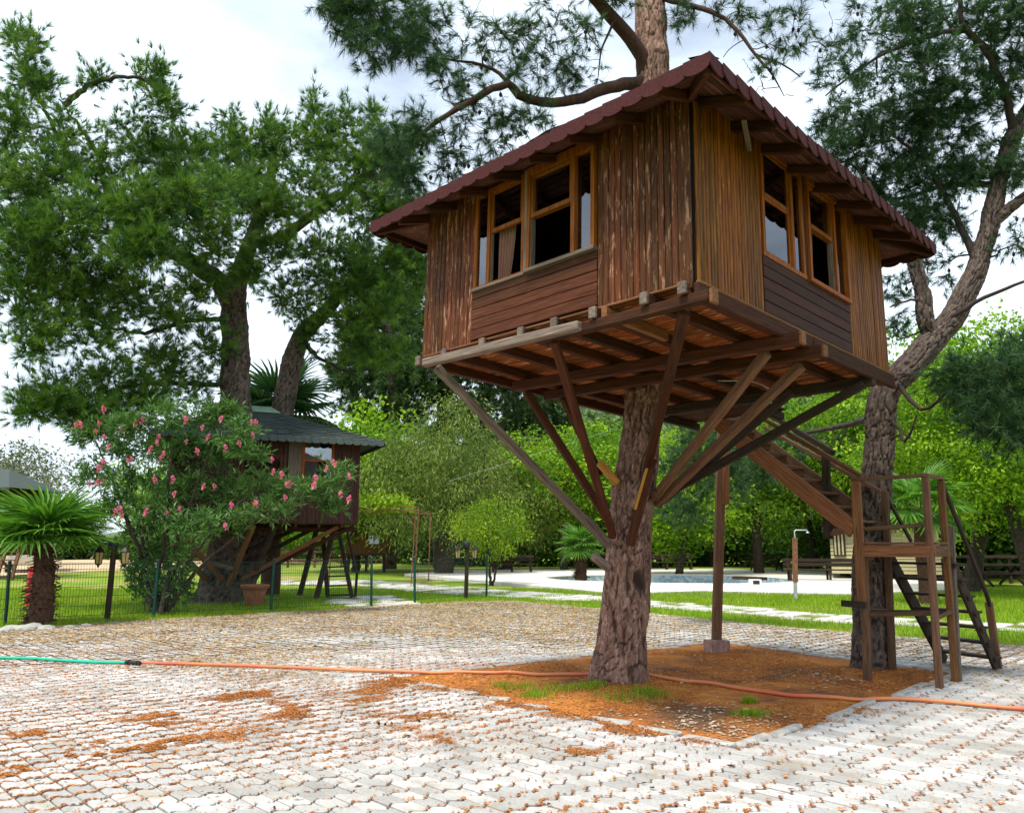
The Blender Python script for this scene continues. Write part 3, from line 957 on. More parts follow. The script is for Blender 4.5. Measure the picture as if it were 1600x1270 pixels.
# loose cable under the floor
wp = catmull([hp(2.3, 1.2, -.2), hp(2.5, .9, -.22), hp(2.65, .75, -.32), hp(2.75, .8, -.38), hp(2.85, 1.0, -.33)], .05)
mb = MB(); mb.tube(wp, .007, 5); place('loose_cable', mb.mesh('loose_cable', M['galv'], True), house)

# -- roof: four slopes, rafters, soffit boards, scalloped shingle edge
OV, ZE, SL = .464, 1.555, math.tan(math.radians(21))
ex0, ex1, ey0, ey1 = -OV, HL + OV, -OV, HW + OV
rh = (ey1 - ey0) / 2
zr = ZE + rh * SL
ym = (ey0 + ey1) / 2
E_ = [np.array([ex0, ey0, ZE]), np.array([ex1, ey0, ZE]), np.array([ex1, ey1, ZE]), np.array([ex0, ey1, ZE])]
R0, R1 = np.array([ex0 + rh, ym, zr]), np.array([ex1 - rh, ym, zr])
th = np.array([0, 0, .03])
mb = MB()
for poly in ([E_[0], E_[1], R1, R0], [E_[2], E_[3], R0, R1]):
    v = poly + [p - th for p in poly]
    mb.add(v, [[0, 1, 2, 3], [7, 6, 5, 4]])
for poly in ([E_[1], E_[2], R1], [E_[3], E_[0], R0]):
    v = poly + [p - th for p in poly]
    mb.add(v, [[0, 1, 2], [5, 4, 3]])
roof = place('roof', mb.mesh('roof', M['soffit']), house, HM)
# shingle courses on the roof (one joined part), then each tab of the eave
sm_ = MB()
tabw, tabh = .205, .15


def tab_shape(w, h, n=9):
    a = np.linspace(math.pi, 2 * math.pi, n)
    low = np.c_[w / 2 * np.cos(a), -h + w * .26 + w * .26 * np.sin(a)]
    return np.vstack([[w / 2, 0], [-w / 2, 0], low])


def tab_mesh(w, h, th_):
    p = tab_shape(w, h); n_ = len(p)
    v = np.vstack([np.c_[p[:, 0], np.zeros(n_), p[:, 1]], np.c_[p[:, 0], np.full(n_, th_), p[:, 1]]])
    c0 = np.array([[0, 0, -h * .4], [0, th_, -h * .4]])
    v = np.vstack([v, c0]); k = np.arange(n_); k2 = (k + 1) % n_
    f3 = np.concatenate([np.stack([k, k2, np.full(n_, 2 * n_)], 1), np.stack([k2 + n_, k + n_, np.full(n_, 2 * n_ + 1)], 1)])
    f4 = np.stack([k2, k, k + n_, k2 + n_], 1)
    return v, f3, f4


tv, tf3, tf4 = tab_mesh(tabw * 1.10, tabh, .011)
tab_me = mesh_np('shingle_tab', tv, [tf3, tf4], M['roof_red'])
UPS = Matrix.Rotation(0, 4, 'X')


def eave(p0, p1, parent, me, w, zoff=.028, tilt=.07, Mbase=None, lift=.012, name='shingle_tab'):
    p0, p1 = np.asarray(p0, float), np.asarray(p1, float)
    d = p1 - p0; ln = np.linalg.norm(d); d /= ln; cnt = round(ln / w); ang = math.atan2(d[1], d[0])
    for i in range(cnt):
        c_ = p0 + d * (i + .5) * ln / cnt
        Mx = Matrix.Translation((c_[0], c_[1], c_[2] + zoff)) @ Matrix.Rotation(ang, 4, 'Z') @ Matrix.Rotation(.085, 4, 'Z') @ Matrix.Rotation(-tilt + random.gauss(0, .012), 4, 'X') @ Matrix.Rotation(random.gauss(0, .012), 4, 'Y') @ Matrix.Translation((0, -lift, 0))
        place(name, me, parent, Mbase @ Mx)


eave(E_[0], E_[1], roof, tab_me, tabw, Mbase=HM)                 # right face eave (outside = -y)
eave(E_[3], E_[0], roof, tab_me, tabw, Mbase=HM)                 # left face eave (outside = -x)
eave(E_[1], E_[2], roof, tab_me, tabw, Mbase=HM)
eave(E_[2], E_[3], roof, tab_me, tabw, Mbase=HM)
# fascia boards behind the tabs
for a_, b_ in ((0, 1), (3, 0), (1, 2), (2, 3)):
    A_, B_ = E_[a_], E_[b_]
    ins = np.array([(ex0 + ex1) / 2, ym, ZE]); n_ = nrm(np.cross(B_ - A_, [0, 0, 1]))
    d_ = nrm(B_ - A_)
    q0_, q1_ = A_ - n_ * .022 + d_ * .02 - np.array([0, 0, .045]), B_ - n_ * .022 - d_ * .02 - np.array([0, 0, .045])
    beam('fascia', HO + HA * q0_[0] + HB * q0_[1] + HN * q0_[2], HO + HA * q1_[0] + HB * q1_[1] + HN * q1_[2], .022, .085, M['panel_dark'], roof, HN, .004)
# courses of shingles on the four slopes
def slope_tabs(A_, B_, inward, run, cnt_rows):
    d = nrm(B_ - A_)
    for r in range(cnt_rows):
        f = r / cnt_rows
        a_ = A_ + (inward * run + np.array([0, 0, run * SL])) * f + d * run * f
        b_ = B_ + (inward * run + np.array([0, 0, run * SL])) * f - d * run * f
        ln = np.linalg.norm(b_ - a_); c_ = max(1, int(ln / tabw))
        for i in range(c_):
            p = a_ + d * (i + .5) * ln / c_
            xx = d; yy = nrm(inward + np.array([0, 0, SL])); nn_ = np.cross(xx, yy)
            q = np.array([[-tabw / 2, 0], [tabw / 2, 0], [tabw / 2, .2], [-tabw / 2, .2]]) * .98
            v = p + q[:, :1] * xx + q[:, 1:] * yy + nn_ * np.array([.022, .022, .004, .004])[:, None]
            sm_.add(v, [[0, 1, 2, 3]])


slope_tabs(E_[0], E_[1], np.array([0, 1., 0]), rh, 14); slope_tabs(E_[2], E_[3], np.array([0, -1., 0]), rh, 14)
slope_tabs(E_[3], E_[0], np.array([1., 0, 0]), rh, 14); slope_tabs(E_[1], E_[2], np.array([-1., 0, 0]), rh, 14)
o = place('roof_shingles', sm_.mesh('roof_shingles', M['roof_red']), roof, HM); o['kind'] = 'stuff'
# rafters and the boards they carry


def rafter(p_out, p_in):
    beam('rafter', hp(*p_out), hp(*p_in), .05, .085, M['beam'], roof, HN, .006)


zr0 = ZE - .085
for y in np.arange(.0, HW + .1, .5):
    rafter((-OV + .04, y, zr0), (.25, y, zr0 + .67 * SL))
for x in np.arange(.12, HL + .1, .52):
    rafter((x, -OV + .04, zr0), (x, .25, zr0 + .67 * SL))
for sx, sy in ((0, 0), (1, 0), (0, 1)):
    X0 = -OV + .03 if not sx else HL + OV - .03; X1 = .15 if not sx else HL - .15
    Y0 = -OV + .03 if not sy else HW + OV - .03; Y1 = .15 if not sy else HW - .15
    beam('hip_rafter', hp(X0, Y0, zr0), hp(X1, Y1, zr0 + .6 * SL), .055, .10, M['beam'], roof, HN, .006)
for i in range(7):                                               # soffit boards follow the eave
    f = .03 + i * .066
    z = ZE - .038 + f * SL
    if f > .44: break
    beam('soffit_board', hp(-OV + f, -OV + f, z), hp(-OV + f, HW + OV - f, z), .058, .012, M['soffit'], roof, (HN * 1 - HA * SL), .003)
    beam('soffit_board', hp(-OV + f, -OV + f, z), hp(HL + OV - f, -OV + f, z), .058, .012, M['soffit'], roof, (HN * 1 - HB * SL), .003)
# a bent spare batten sticking out under the right eave
beam('spare_batten', hp(.34, -.30, 1.44), hp(.86, -.06, 1.47), .045, .02, M['weathered'], house, HN)

# ================================================================ STAIRCASE
p1 = G(1356, 1064); p2 = G(1468, 1074); p3 = G(1498, 1063); p4 = G(1395, 1051); p5 = G(1560, 1044); p6 = G(1476, 1034)
stair = thing('wooden_staircase', tuple((p1 + p3) / 2), 'weathered brown wooden staircase with railed landing climbing behind the big tree house', 'staircase')
BZ = lambda p: np.array([p[0], p[1], (bed_z(p[0], p[1]) if inside(BED, np.array([p[0]]), np.array([p[1]]))[0] else 0) - .02])
DZ = 1.60
topP = {1: P(1337, 752, 10.0), 2: P(1446, 745, 9.62), 3: P(1470, 750, 10.0), 4: P(1383, 768, 10.62)}
def lerp(a, b, t): return np.asarray(a) + (np.asarray(b) - np.asarray(a)) * t
q1m = P(1348, 930, 10.02)
beam('post', topP[1], P(1347, 940, 10.0), .105, .075, M['warm_timber'], stair, GA)
beam('post', P(1349, 840, 10.06), BZ(p1), .085, .075, M['stair'], stair, GA)
beam('post', topP[2], BZ(p2), .075, .07, M['stair'], stair, GA)
beam('post', topP[3], BZ(p3) + [-.05, -.02, 0], .075, .075, M['warm_timber'], stair, GA)
beam('post', P(1486, 822, 10.1), BZ(p3), .06, .06, M['weathered'], stair, GA)
beam('post', topP[4], BZ(p4), .08, .07, M['stair'], stair, GA)
atz = lambda a, b, z: lerp(a, b, (z - a[2]) / (b[2] - a[2]))
L1, L2, L3, L4 = [atz(np.array([*t[:2], t[2]]), BZ(p), DZ) for t, p in ((topP[1], p1), (topP[2], p2), (topP[3], p3), (topP[4], p4))]
# landing frame and boards
beam('landing_beam', L1 + GB * .02 - [0, 0, .07], L2 - GB * .06 - [0, 0, .07], .05, .14, M['warm_timber'], stair)
beam('landing_beam', L2 - [0, 0, .07], L3 + GA * .05 - [0, 0, .07], .05, .14, M['stair'], stair)
beam('landing_beam', L4 - [0, 0, .07], L3 - [0, 0, .07], .05, .14, M['stair'], stair)
beam('landing_beam', L1 - [0, 0, .07], L4 - [0, 0, .07], .05, .14, M['stair'], stair)
for i in range(6):
    f = (i + .5) / 6
    beam('landing_board', lerp(L1, L4, f) + [0, 0, .022] + GB * .03, lerp(L2, L3, f) + [0, 0, .022] - GB * .03, .12, .03, M['stair'], stair)
# rails
beam('rail', topP[1] + GB * .06 + [0, 0, .02], topP[2] - GB * .03 + [0, 0, .02], .055, .045, M['stair'], stair)
beam('rail', topP[2] - GA * .05 + [0, 0, .025], topP[3] + GA * .06 + [0, 0, .025], .05, .045, M['stair'], stair)
beam('rail', P(1300, 830, 10.2), P(1443, 820, 9.66), .04, .045, M['stair'], stair)
beam('rail', P(1348, 960, 10.02), P(1462, 958, 9.64), .04, .05, M['stair'], stair)
beam('rail', P(1356, 952, 10.3), P(1388, 953, 10.6), .04, .04, M['stair'], stair)
beam('rail', P(1462, 966, 9.66), P(1488, 954, 10.0), .04, .045, M['stair'], stair)
beam('rail', P(1352, 955, 10.3), P(1488, 956, 10.05), .035, .045, M['dark_wood'], stair)
beam('cross_block', P(1316, 942, 9.93), P(1350, 945, 9.93), .09, .075, M['dark_wood'], stair)
# lower flight: two stringers and treads
s_top_r, s_bot_r = L3 + [0, 0, -.16], BZ(p5)
s_top_l, s_bot_l = L4 + GA * .04 + [0, 0, -.16], BZ(p6) + [0, 0, .02]
beam('stringer', s_top_r + GA * .08, s_bot_r + np.array([-.05, -.05, .04]), .045, .17, M['dark_wood'], stair, (0, 0, 1))
beam('stringer', s_top_l, s_bot_l, .045, .19, M['dark_wood'], stair, (0, 0, 1))
for i in range(7):
    f = (i + .35) / 7.2
    a_, b_ = lerp(s_top_l, s_bot_l, f), lerp(s_top_r + GA * .08, s_bot_r, f)
    e_ = nrm(b_ - a_)
    beam('tread', a_ - e_ * .02, b_ + e_ * .07, .20, .03, M['dark_wood'], stair)
    beam('tread_cleat', b_ + e_ * .035 - GA * .07 - [0, 0, .03], b_ + e_ * .035 + GA * .07 - [0, 0, .03], .04, .04, M['dark_wood'], stair)
# hand rail of the lower flight and its end post
hb = P(1548, 938, 10.9)
beam('handrail', topP[3] + [0, 0, 0], P(1540, 924, 10.75), .04, .06, M['dark_wood'], stair)
beam('handrail', P(1539, 920, 10.75), P(1547, 946, 10.85), .04, .06, M['dark_wood'], stair)
beam('post', P(1545, 940, 10.85), BZ(p5), .09, .06, M['stair'], stair, GA)
beam('handrail', topP[4] + [0, 0, -.03], P(1424, 846, 11.0), .035, .05, M['dark_wood'], stair)
# upper flight
U0, U1 = L1 + [0, 0, .16] - GB * .02, np.array(hp(HL + .42, 2.02, -.12))
U0b, U1b = L4 + [0, 0, .10], np.array(hp(HL + 1.05, 2.02, -.12))
Uend = P(1095, 640, 11.75); Uendb = Uend + GA * .62
beam('stringer', L1 + GB * .05 + [0, 0, .18], Uend, .045, .215, M['warm_timber'], stair)
beam('stringer', L4 + GB * .05 + [0, 0, .18], Uendb, .045, .215, M['stair'], stair)
for i in range(9):
    f = (i + .6) / 9.3
    beam('tread', lerp(L1 + GB * .05 + [0, 0, .18], Uend, f) + GA * .02, lerp(L4 + GB * .05 + [0, 0, .18], Uendb, f) - GA * .02, .22, .032, M['stair'], stair)
beam('handrail', P(1376, 768, 10.5), P(1195, 668, 12.1), .05, .05, M['stair'], stair)
beam('handrail', P(1345, 744, 10.05), P(1195, 655, 11.45), .05, .06, M['warm_timber'], stair)
beam('handrail', P(1303, 708, 11.0), P(1190, 640, 12.2), .05, .075, M['dark_wood'], stair)
beam('baluster', P(1290, 704, 11.0), P(1293, 815, 11.0), .10, .07, M['dark_wood'], stair, GA)
beam('post_foot', P(1293, 812, 11.02), P(1295, 842, 11.02), .11, .08, M['dark_wood'], stair, GA)
beam('rail', P(1298, 834, 11.0), P(1336, 826, 10.1), .05, .06, M['stair'], stair)
beam('landing_beam', P(1296, 822, 11.0), P(1392, 815, 10.6), .05, .07, M['dark_wood'], stair)

# the post with its concrete foot
sp = G(1123, 1022)
post = thing('support_post', tuple(sp), 'tall thin timber post on a pinkish concrete block behind the main trunk', 'post')
ft = sp + np.array([.0, .1, 0])
bm = bmesh.new(); bmesh.ops.create_cube(bm, size=1); bmesh.ops.scale(bm, vec=(.31, .26, .23), verts=bm.verts); bmesh.ops.bevel(bm, geom=bm.edges[:], offset=.015, segments=2, affect='EDGES')
for v in bm.verts: v.co += Vector((random.gauss(0, .004), random.gauss(0, .004), random.gauss(0, .003)))
me = bpy.data.meshes.new('concrete_foot'); bm.to_mesh(me); bm.free(); me.materials.append(M['concrete_pink'])
place('concrete_foot', me, post, Matrix.Translation((ft[0], ft[1], .085)) @ Matrix.Rotation(.35, 4, 'Z'))
beam('pole', [ft[0], ft[1], .19], P(1129, 640, ft[1]), .13, .12, M['stair'], post, (0, 1, 0))
beam('pole_splice', P(1135, 672, ft[1] - .08), P(1134, 788, ft[1] - .08), .10, .04, M['warm_timber'], post, (0, 1, 0))

# ================================================================ TREES
def bark_trunk(path, radii, cell=(.085, .20), depth=.022, ds=.022, seed=0, cells_r=None, flare=0.0, maxn=150):
    """a closed tube with plates of bark; returns verts, quads, furrow"""
    pr = catmull(np.c_[np.asarray(path, float), np.asarray(radii, float)], ds)
    p, r = pr[:, :3], pr[:, 3]
    seg = np.linalg.norm(np.diff(p, axis=0), axis=1); v = np.concatenate([[0], np.cumsum(seg)])
    t = np.gradient(p, axis=0); t /= np.linalg.norm(t, axis=1)[:, None]
    u = nrm(np.cross(t[0], [0, 1, .1])); us = []
    for i in range(len(p)):
        u = nrm(u - t[i] * u.dot(t[i])); us.append(u)
    us = np.array(us); ws = np.cross(t, us)
    rm = r[:max(2, len(r) // 2)].mean()
    nth = int(min(maxn, max(14, 2 * math.pi * rm / (ds * .75))))
    th = np.linspace(0, 2 * math.pi, nth, endpoint=False)
    TH, V = np.meshgrid(th, v)
    pos0 = p[:, None] + r[:, None, None] * (np.cos(TH)[..., None] * us[:, None] + np.sin(TH)[..., None] * ws[:, None])
    wu = sines(pos0 * [1, 1, .45], 9, seed + 5); wv = sines(pos0 * [1, 1, .6], 8, seed + 6); wu2 = sines(pos0 * [1, 1, .5], 26, seed + 8)

    def cells(cw, ch, sd, w1, w2):
        nc = max(5, int(2 * math.pi * rm / cw)); nv_ = int(v[-1] / ch) + 6; rg = np.random.default_rng(sd)
        jx, jy, hgt = rg.uniform(-.48, .48, (nv_, nc)), rg.uniform(-.48, .48, (nv_, nc)), rg.uniform(.35, 1, (nv_, nc))
        cu = TH / (2 * math.pi) * nc + w1 * wu + w2 * wu2; cv = V / ch + 2 + w1 * wv
        iu, iv = np.floor(cu).astype(int), np.floor(cv).astype(int)
        f1 = np.full(TH.shape, 9.); f2 = np.full(TH.shape, 9.); hh = np.zeros(TH.shape)
        for a in (-1, 0, 1):
            for b in (-1, 0, 1):
                ju, jv = (iu + a), np.clip(iv + b, 0, nv_ - 1)
                du = ju + .5 + jx[jv, ju % nc] - cu; dv = (iv + b) + .5 + jy[jv, ju % nc] - cv
                d = np.sqrt(du * du + dv * dv * .55); better = d < f1
                f2 = np.where(better, f1, np.minimum(f2, d)); hh = np.where(better, hgt[jv, ju % nc], hh); f1 = np.minimum(f1, d)
        return f2 - f1, hh

    e1, hh = cells(cell[0], cell[1], seed, .55, .28)
    e = np.clip(e1 / .14, 0, 1); plate = e * e * (3 - 2 * e)
    e2_, h2_ = cells(cell[0] * .38, cell[1] * .30, seed + 50, .6, .3)
    fine = np.clip(e2_ / .3, 0, 1) * h2_
    rough = sines(pos0, 60, seed + 1) * .10
    disp = depth * (plate * (.35 + .65 * hh) - .75 + .30 * fine * plate + rough * plate)
    lump = .018 * sines(pos0, 6, seed + 3) * rm / .3
    if flare:
        lump += flare * np.exp(-V / .22) * (1 + .55 * np.sin(TH * 5 + seed) * np.cos(TH * 2 + 1))
    R = r[:, None] + disp + lump
    pos = p[:, None] + R[..., None] * (np.cos(TH)[..., None] * us[:, None] + np.sin(TH)[..., None] * ws[:, None])
    n_, m_ = TH.shape
    i = np.arange(n_ - 1)[:, None] * m_; j = np.arange(m_)[None]; j2 = (j + 1) % m_
    q = np.stack([i + j, i + j2, i + m_ + j2, i + m_ + j], -1).reshape(-1, 4)
    return pos.reshape(-1, 3), q, (1 - plate * (.72 + .28 * np.clip(fine * 2, 0, 1))).ravel(), (hh * .7 + .3 * h2_).ravel()


def trunk_mesh(name, segs, mat, seed=0, **kw):
    vs, qs, fs, ts, n_ = [], [], [], [], 0
    for k_, (path, rad) in enumerate(segs):
        k2 = dict(kw)
        if k_: k2['flare'] = 0
        v, q, f, t_ = bark_trunk(path, rad, seed=seed + k_ * 7, **k2); ts.append(t_)
        vs.append(v); qs.append(q + n_); fs.append(f); n_ += len(v)
    return mesh_np(name, np.concatenate(vs), np.concatenate(qs), mat, True, {'furrow': np.concatenate(fs), 'tone': np.concatenate(ts)})


def nrm_rows(a):
    return a / (np.linalg.norm(a, axis=1)[:, None] + 1e-9)


def needles(pos, d, per, ln, wid, spread=.95, droop=0.0, rg=rng):
    """tufts: per thin triangles each"""
    n_ = len(pos)
    d = d / (np.linalg.norm(d, axis=1)[:, None] + 1e-9)
    D = np.repeat(d, per, 0); C = np.repeat(pos, per, 0)
    r = rg.normal(size=D.shape); r -= D * (r * D).sum(1)[:, None]; r /= np.linalg.norm(r, axis=1)[:, None] + 1e-9
    a = np.abs(rg.normal(0, spread, len(D))).clip(0.05, 1.9)[:, None]
    nd = np.cos(a) * D + np.sin(a) * r; nd[:, 2] -= droop
    nd /= np.linalg.norm(nd, axis=1)[:, None]
    C = C + D * rg.uniform(-.05, .01, (len(D), 1))
    L = ln * rg.uniform(.7, 1.15, (len(D), 1))
    sd = np.cross(nd, rg.normal(size=nd.shape)); sd /= np.linalg.norm(sd, axis=1)[:, None] + 1e-9
    w = wid * .5
    v = np.stack([C - sd * w, C + sd * w, C + nd * L], 1).reshape(-1, 3)
    f = np.arange(len(v)).reshape(-1, 3)
    return v, f


def leaves(pos, d, size, width=.55, rg=rng, jit=.35):
    n_ = len(pos)
    d = d / (np.linalg.norm(d, axis=1)[:, None] + 1e-9)
    sd = np.cross(d, rg.normal(size=d.shape)); sd /= np.linalg.norm(sd, axis=1)[:, None] + 1e-9
    nn = np.cross(sd, d)
    s = size * rg.uniform(1 - jit, 1 + jit, (n_, 1)); w = s * width * .5
    v = np.stack([pos, pos + d * s * .45 - sd * w + nn * w * .35, pos + d * s, pos + d * s * .45 + sd * w + nn * w * .35], 1).reshape(-1, 3)
    return v, np.arange(len(v)).reshape(-1, 4)


class Skel:
    def __init__(s, seed=0):
        s.rg = np.random.default_rng(seed); s.mb = MB()
        s.N = np.zeros((60000, 3)); s.R = np.zeros(60000); s.n = 0
        s.tuft_p, s.tuft_d, s.cones, s.tw = [], [], [], .004

    def addn(s, p, r):
        k_ = len(p); s.N[s.n:s.n + k_] = p; s.R[s.n:s.n + k_] = r; s.n += k_

    def limb(s, pts, r0, r1, sides=8, draw=True, wob=.02):
        p = catmull(pts, .12); p[1:-1] += s.rg.normal(0, wob * .35, p[1:-1].shape)
        r = np.linspace(r0, r1, len(p))
        if draw: s.mb.tube(p, r, sides)
        s.addn(p, r); return p

    def branch(s, tgt, rscale=.010, sag=.0, r_end=.004, sides=5, step=.12, reach=None):
        d = np.linalg.norm(s.N[:s.n] - tgt, axis=1)
        i = int(np.argmin(d * (1 + .15 * s.rg.random(s.n)))); p0 = s.N[i]; L = np.linalg.norm(tgt - p0)
        if L < .04: return None
        r0 = min(s.R[i] * .75, r_end + L * rscale)
        m1 = p0 + (tgt - p0) * .35 + s.rg.normal(0, .09 * L, 3) + np.array([0, 0, sag * L])
        m2 = p0 + (tgt - p0) * .7 + s.rg.normal(0, .07 * L, 3) + np.array([0, 0, sag * L * .7])
        p = catmull([p0, m1, m2, tgt], max(step, L / 9))
        s.mb.tube(p, np.linspace(r0, r_end, len(p)), sides)
        s.addn(p[1:], np.linspace(r0, r_end, len(p))[1:])
        return p

    def cluster(s, c, rad, twigs, tuft_step=.10, frac=.35, tilt=.35, bare=0.0, cone=0.0, sub_r=.012):
        c = np.asarray(c, float); rad = np.asarray(rad, float)
        s.branch(c - np.array([0, 0, rad[2] * .3]), .014, .05, .010, 6)
        u = s.rg.normal(size=(twigs, 3)); u /= np.linalg.norm(u, axis=1)[:, None]
        T = c + u * rad * (s.rg.random((twigs, 1)) ** .45)
        T = T[np.argsort(np.linalg.norm(T - c, axis=1))]
        for t in T:
            p = s.branch(t, .008, s.rg.uniform(-.1, .12), s.tw, 3)
            if p is None: continue
            if s.rg.random() < cone: s.cones.append(p[len(p) // 2])
            if s.rg.random() < bare: continue
            L = np.linalg.norm(np.diff(p, axis=0), axis=1).sum(); k_ = max(2, int(L * (1 - frac) / tuft_step))
            k_ = min(k_, 9)
            f = np.linspace(frac, 1, k_) * (len(p) - 1); i0 = np.minimum(f.astype(int), len(p) - 2); fr = (f - i0)[:, None]
            q = p[i0] * (1 - fr) + p[i0 + 1] * fr
            dd = nrm(p[-1] - p[0])[None] * .8 + s.rg.normal(0, .35, (k_, 3)) + np.array([0, 0, tilt])
            s.tuft_p.append(q); s.tuft_d.append(dd)

    def tufts(s, kids=0, spread=.12):
        p, d = np.concatenate(s.tuft_p), np.concatenate(s.tuft_d)
        s.tone = s.rg.random(len(p))
        if kids:                                        # side shoots round every shoot
            q = np.repeat(p, kids, 0); e = s.rg.normal(0, 1, q.shape) * spread
            s.tone = np.concatenate([s.tone, np.clip(np.repeat(s.tone, kids) * .5 + s.rg.random(len(q)) * .5, 0, 1)])
            p = np.concatenate([p, q + e]); d = np.concatenate([d, np.repeat(d, kids, 0) * .6 + nrm_rows(e) * .9])
        return p, d


def cone_mesh(pts, r, name):
    mb = MB()
    for p in pts:
        a = np.linspace(0, 1, 5); mb.lathe(np.c_[r * np.sin(a * math.pi * .95 + .05) + .002, (a - .5) * r * 3.4], 6, p + np.array([0, 0, -r]))
    return mb.mesh(name, M['cone'], True)


def px_clusters(sk, lst, default_tw=24, **kw):
    for cl in lst:
        px, py, rx, ry, Y = cl[:5]; tw = cl[5] if len(cl) > 5 else default_tw
        k2 = dict(kw)
        if len(cl) > 6: k2.update(cl[6])
        sc = Y / FPX * 1.02
        sk.cluster(P(px, py, Y), (rx * sc, (rx + ry) * .5 * sc, ry * sc), tw, **k2)


# ---- the pine that carries the big house
TP = [P(966, 1092, 9.66), P(968, 1050, 9.66), P(975, 970, 9.66), P(982, 870, 9.66), P(990, 765, 9.66), P(1002, 680, 9.68), P(1009, 590, 9.70), P(1014, 440, 9.8), P(1018, 280, 9.95), P(1019, 110, 10.05), P(1015, 0, 10.15), P(1008, -140, 10.2), P(990, -330, 10.2)]
TR = [.335, .315, .285, .262, .246, .234, .230, .228, .226, .225, .20, .16, .09]
pine = thing('pine_tree', tuple(P(966, 1092, 9.66)), 'pine with thick reddish furrowed trunk growing through the big tree house', 'tree')
place('trunk', trunk_mesh('trunk', [(TP, TR)], M['bark_main'], 3, flare=.07, cell=(.075, .40), depth=.022, ds=.022, maxn=116), pine)
sk = Skel(5)
sk.addn(catmull(TP, .15)[60:], .2)
sk.limb([P(1010, 130, 10.0), P(975, 132, 9.8), P(940, 140, 9.6), P(898, 156, 9.4), P(850, 161, 9.2), P(812, 148, 9.1), P(795, 132, 9.0), P(752, 148, 8.9), P(700, 180, 8.8), P(650, 215, 8.75), P(610, 250, 8.7)], .095, .012)
sk.limb([P(800, 134, 9.0), P(770, 108, 9.1), P(720, 95, 9.2), P(660, 90, 9.3)], .028, .008)
sk.limb([P(1008, 125, 10.0), P(1002, 90, 9.9), P(985, 60, 9.8), P(955, 28, 9.6), P(925, -5, 9.4), P(880, -40, 9.2), P(780, -40, 9.0), P(660, -20, 8.8), P(560, 20, 8.7)], .105, .015)
sk.limb([P(1000, 205, 10.0), P(930, 190, 9.7), P(880, 197, 9.5), P(830, 222, 9.4), P(790, 250, 9.3), P(760, 272, 9.3)], .05, .010)
sk.limb([P(1018, -10, 10.1), P(1060, 5, 9.9), P(1100, 14, 9.7), P(1145, 40, 9.5), P(1180, 85, 9.4), P(1220, 100, 9.3), P(1250, 120, 9.3)], .05, .008)
sk.limb([P(1180, 85, 9.4), P(1210, 120, 9.3), P(1225, 150, 9.3)], .02, .005)
sk.limb([P(960, 30, 9.6), P(940, 80, 9.5), P(935, 120, 9.5)], .02, .006)
for tgt in [(700, 240, 9.1), (740, 235, 9.2), (790, 215, 9.2), (820, 205, 9.3), (850, 190, 9.3), (720, 290, 9.3), (690, 150, 9.0), (840, 100, 9.2), (880, 90, 9.3), (870, 30, 9.3), (800, 60, 9.1), (760, 30, 9.1), (720, 60, 9.0), (905, 60, 9.4), (690, 40, 9.0), (1130, 90, 9.5), (1190, 140, 9.3), (1240, 150, 9.2), (1160, 15, 9.5), (1215, 60, 9.4)]:
    sk.branch(P(*tgt), .007, .05, .005, 5)
DN = dict(tuft_step=.055, frac=.2, tilt=-.1)
SPARSE = dict(tuft_step=.11, frac=.45, bare=.45, cone=.12, tilt=.0)
px_clusters(sk, [(545, 25, 45, 55, 8.7, 60, DN), (600, 40, 60, 60, 8.8, 70, DN), (655, 30, 50, 55, 8.9, 50, DN), (560, -30, 80, 50, 8.7, 40, DN), (520, 5, 30, 40, 8.6, 30, DN), (640, 75, 50, 40, 8.8, 50, DN), (580, 80, 45, 35, 8.7, 36, DN), (690, 110, 45, 40, 8.9, 30, DN),
                 (620, 240, 45, 55, 8.7, 60, DN), (655, 200, 45, 35, 8.8, 30, DN), (640, 290, 35, 30, 8.8, 22, DN), (808, 105, 20, 28, 9.0, 16, DN),
                 (760, 60, 80, 60, 9.1, 80, SPARSE), (850, 60, 80, 60, 9.2, 80, SPARSE), (900, 110, 60, 50, 9.4, 40, SPARSE), (820, 180, 60, 50, 9.2, 40, SPARSE), (740, 160, 60, 50, 9.0, 50, SPARSE), (700, 230, 60, 50, 9.0, 60, SPARSE), (780, 200, 60, 50, 9.2, 50, SPARSE),
                 (760, 255, 50, 30, 9.3, 20, SPARSE), (920, 40, 50, 60, 9.5, 26, SPARSE), (870, 130, 40, 30, 9.3, 16, SPARSE), (700, 275, 40, 30, 9.2, 20, SPARSE), (960, -10, 60, 40, 9.4, 24),
                 (1080, 20, 50, 40, 9.8, 26, SPARSE), (1150, 20, 60, 40, 9.6, 34, SPARSE), (1215, 60, 50, 60, 9.4, 30, SPARSE), (1190, 120, 50, 40, 9.3, 20, dict(bare=.8, cone=.1)), (1240, 20, 60, 40, 9.4, 26, SPARSE), (1290, 60, 40, 60, 9.3, 26, SPARSE)], tuft_step=.08)
tp, td = sk.tufts(1, .07)
v, f = needles(tp, td, 30, .14, .0052, .75, .12)
place('crown', mesh_np('crown', v, f, M['needle_dark'], attrs={'tone': np.repeat(sk.tone, 90)}), pine)['kind'] = 'stuff'
place('branches', sk.mb.mesh('branches', M['bark_red'], True), pine)
o = place('cones', cone_mesh(sk.cones, .021, 'cones'), pine); o['kind'] = 'stuff'
# cut stub low on the trunk
o = beam('branch_stub', P(926, 868, 9.35), P(952, 888, 9.5), .10, .10, M['weathered'], pine, (0, 0, 1), .03)

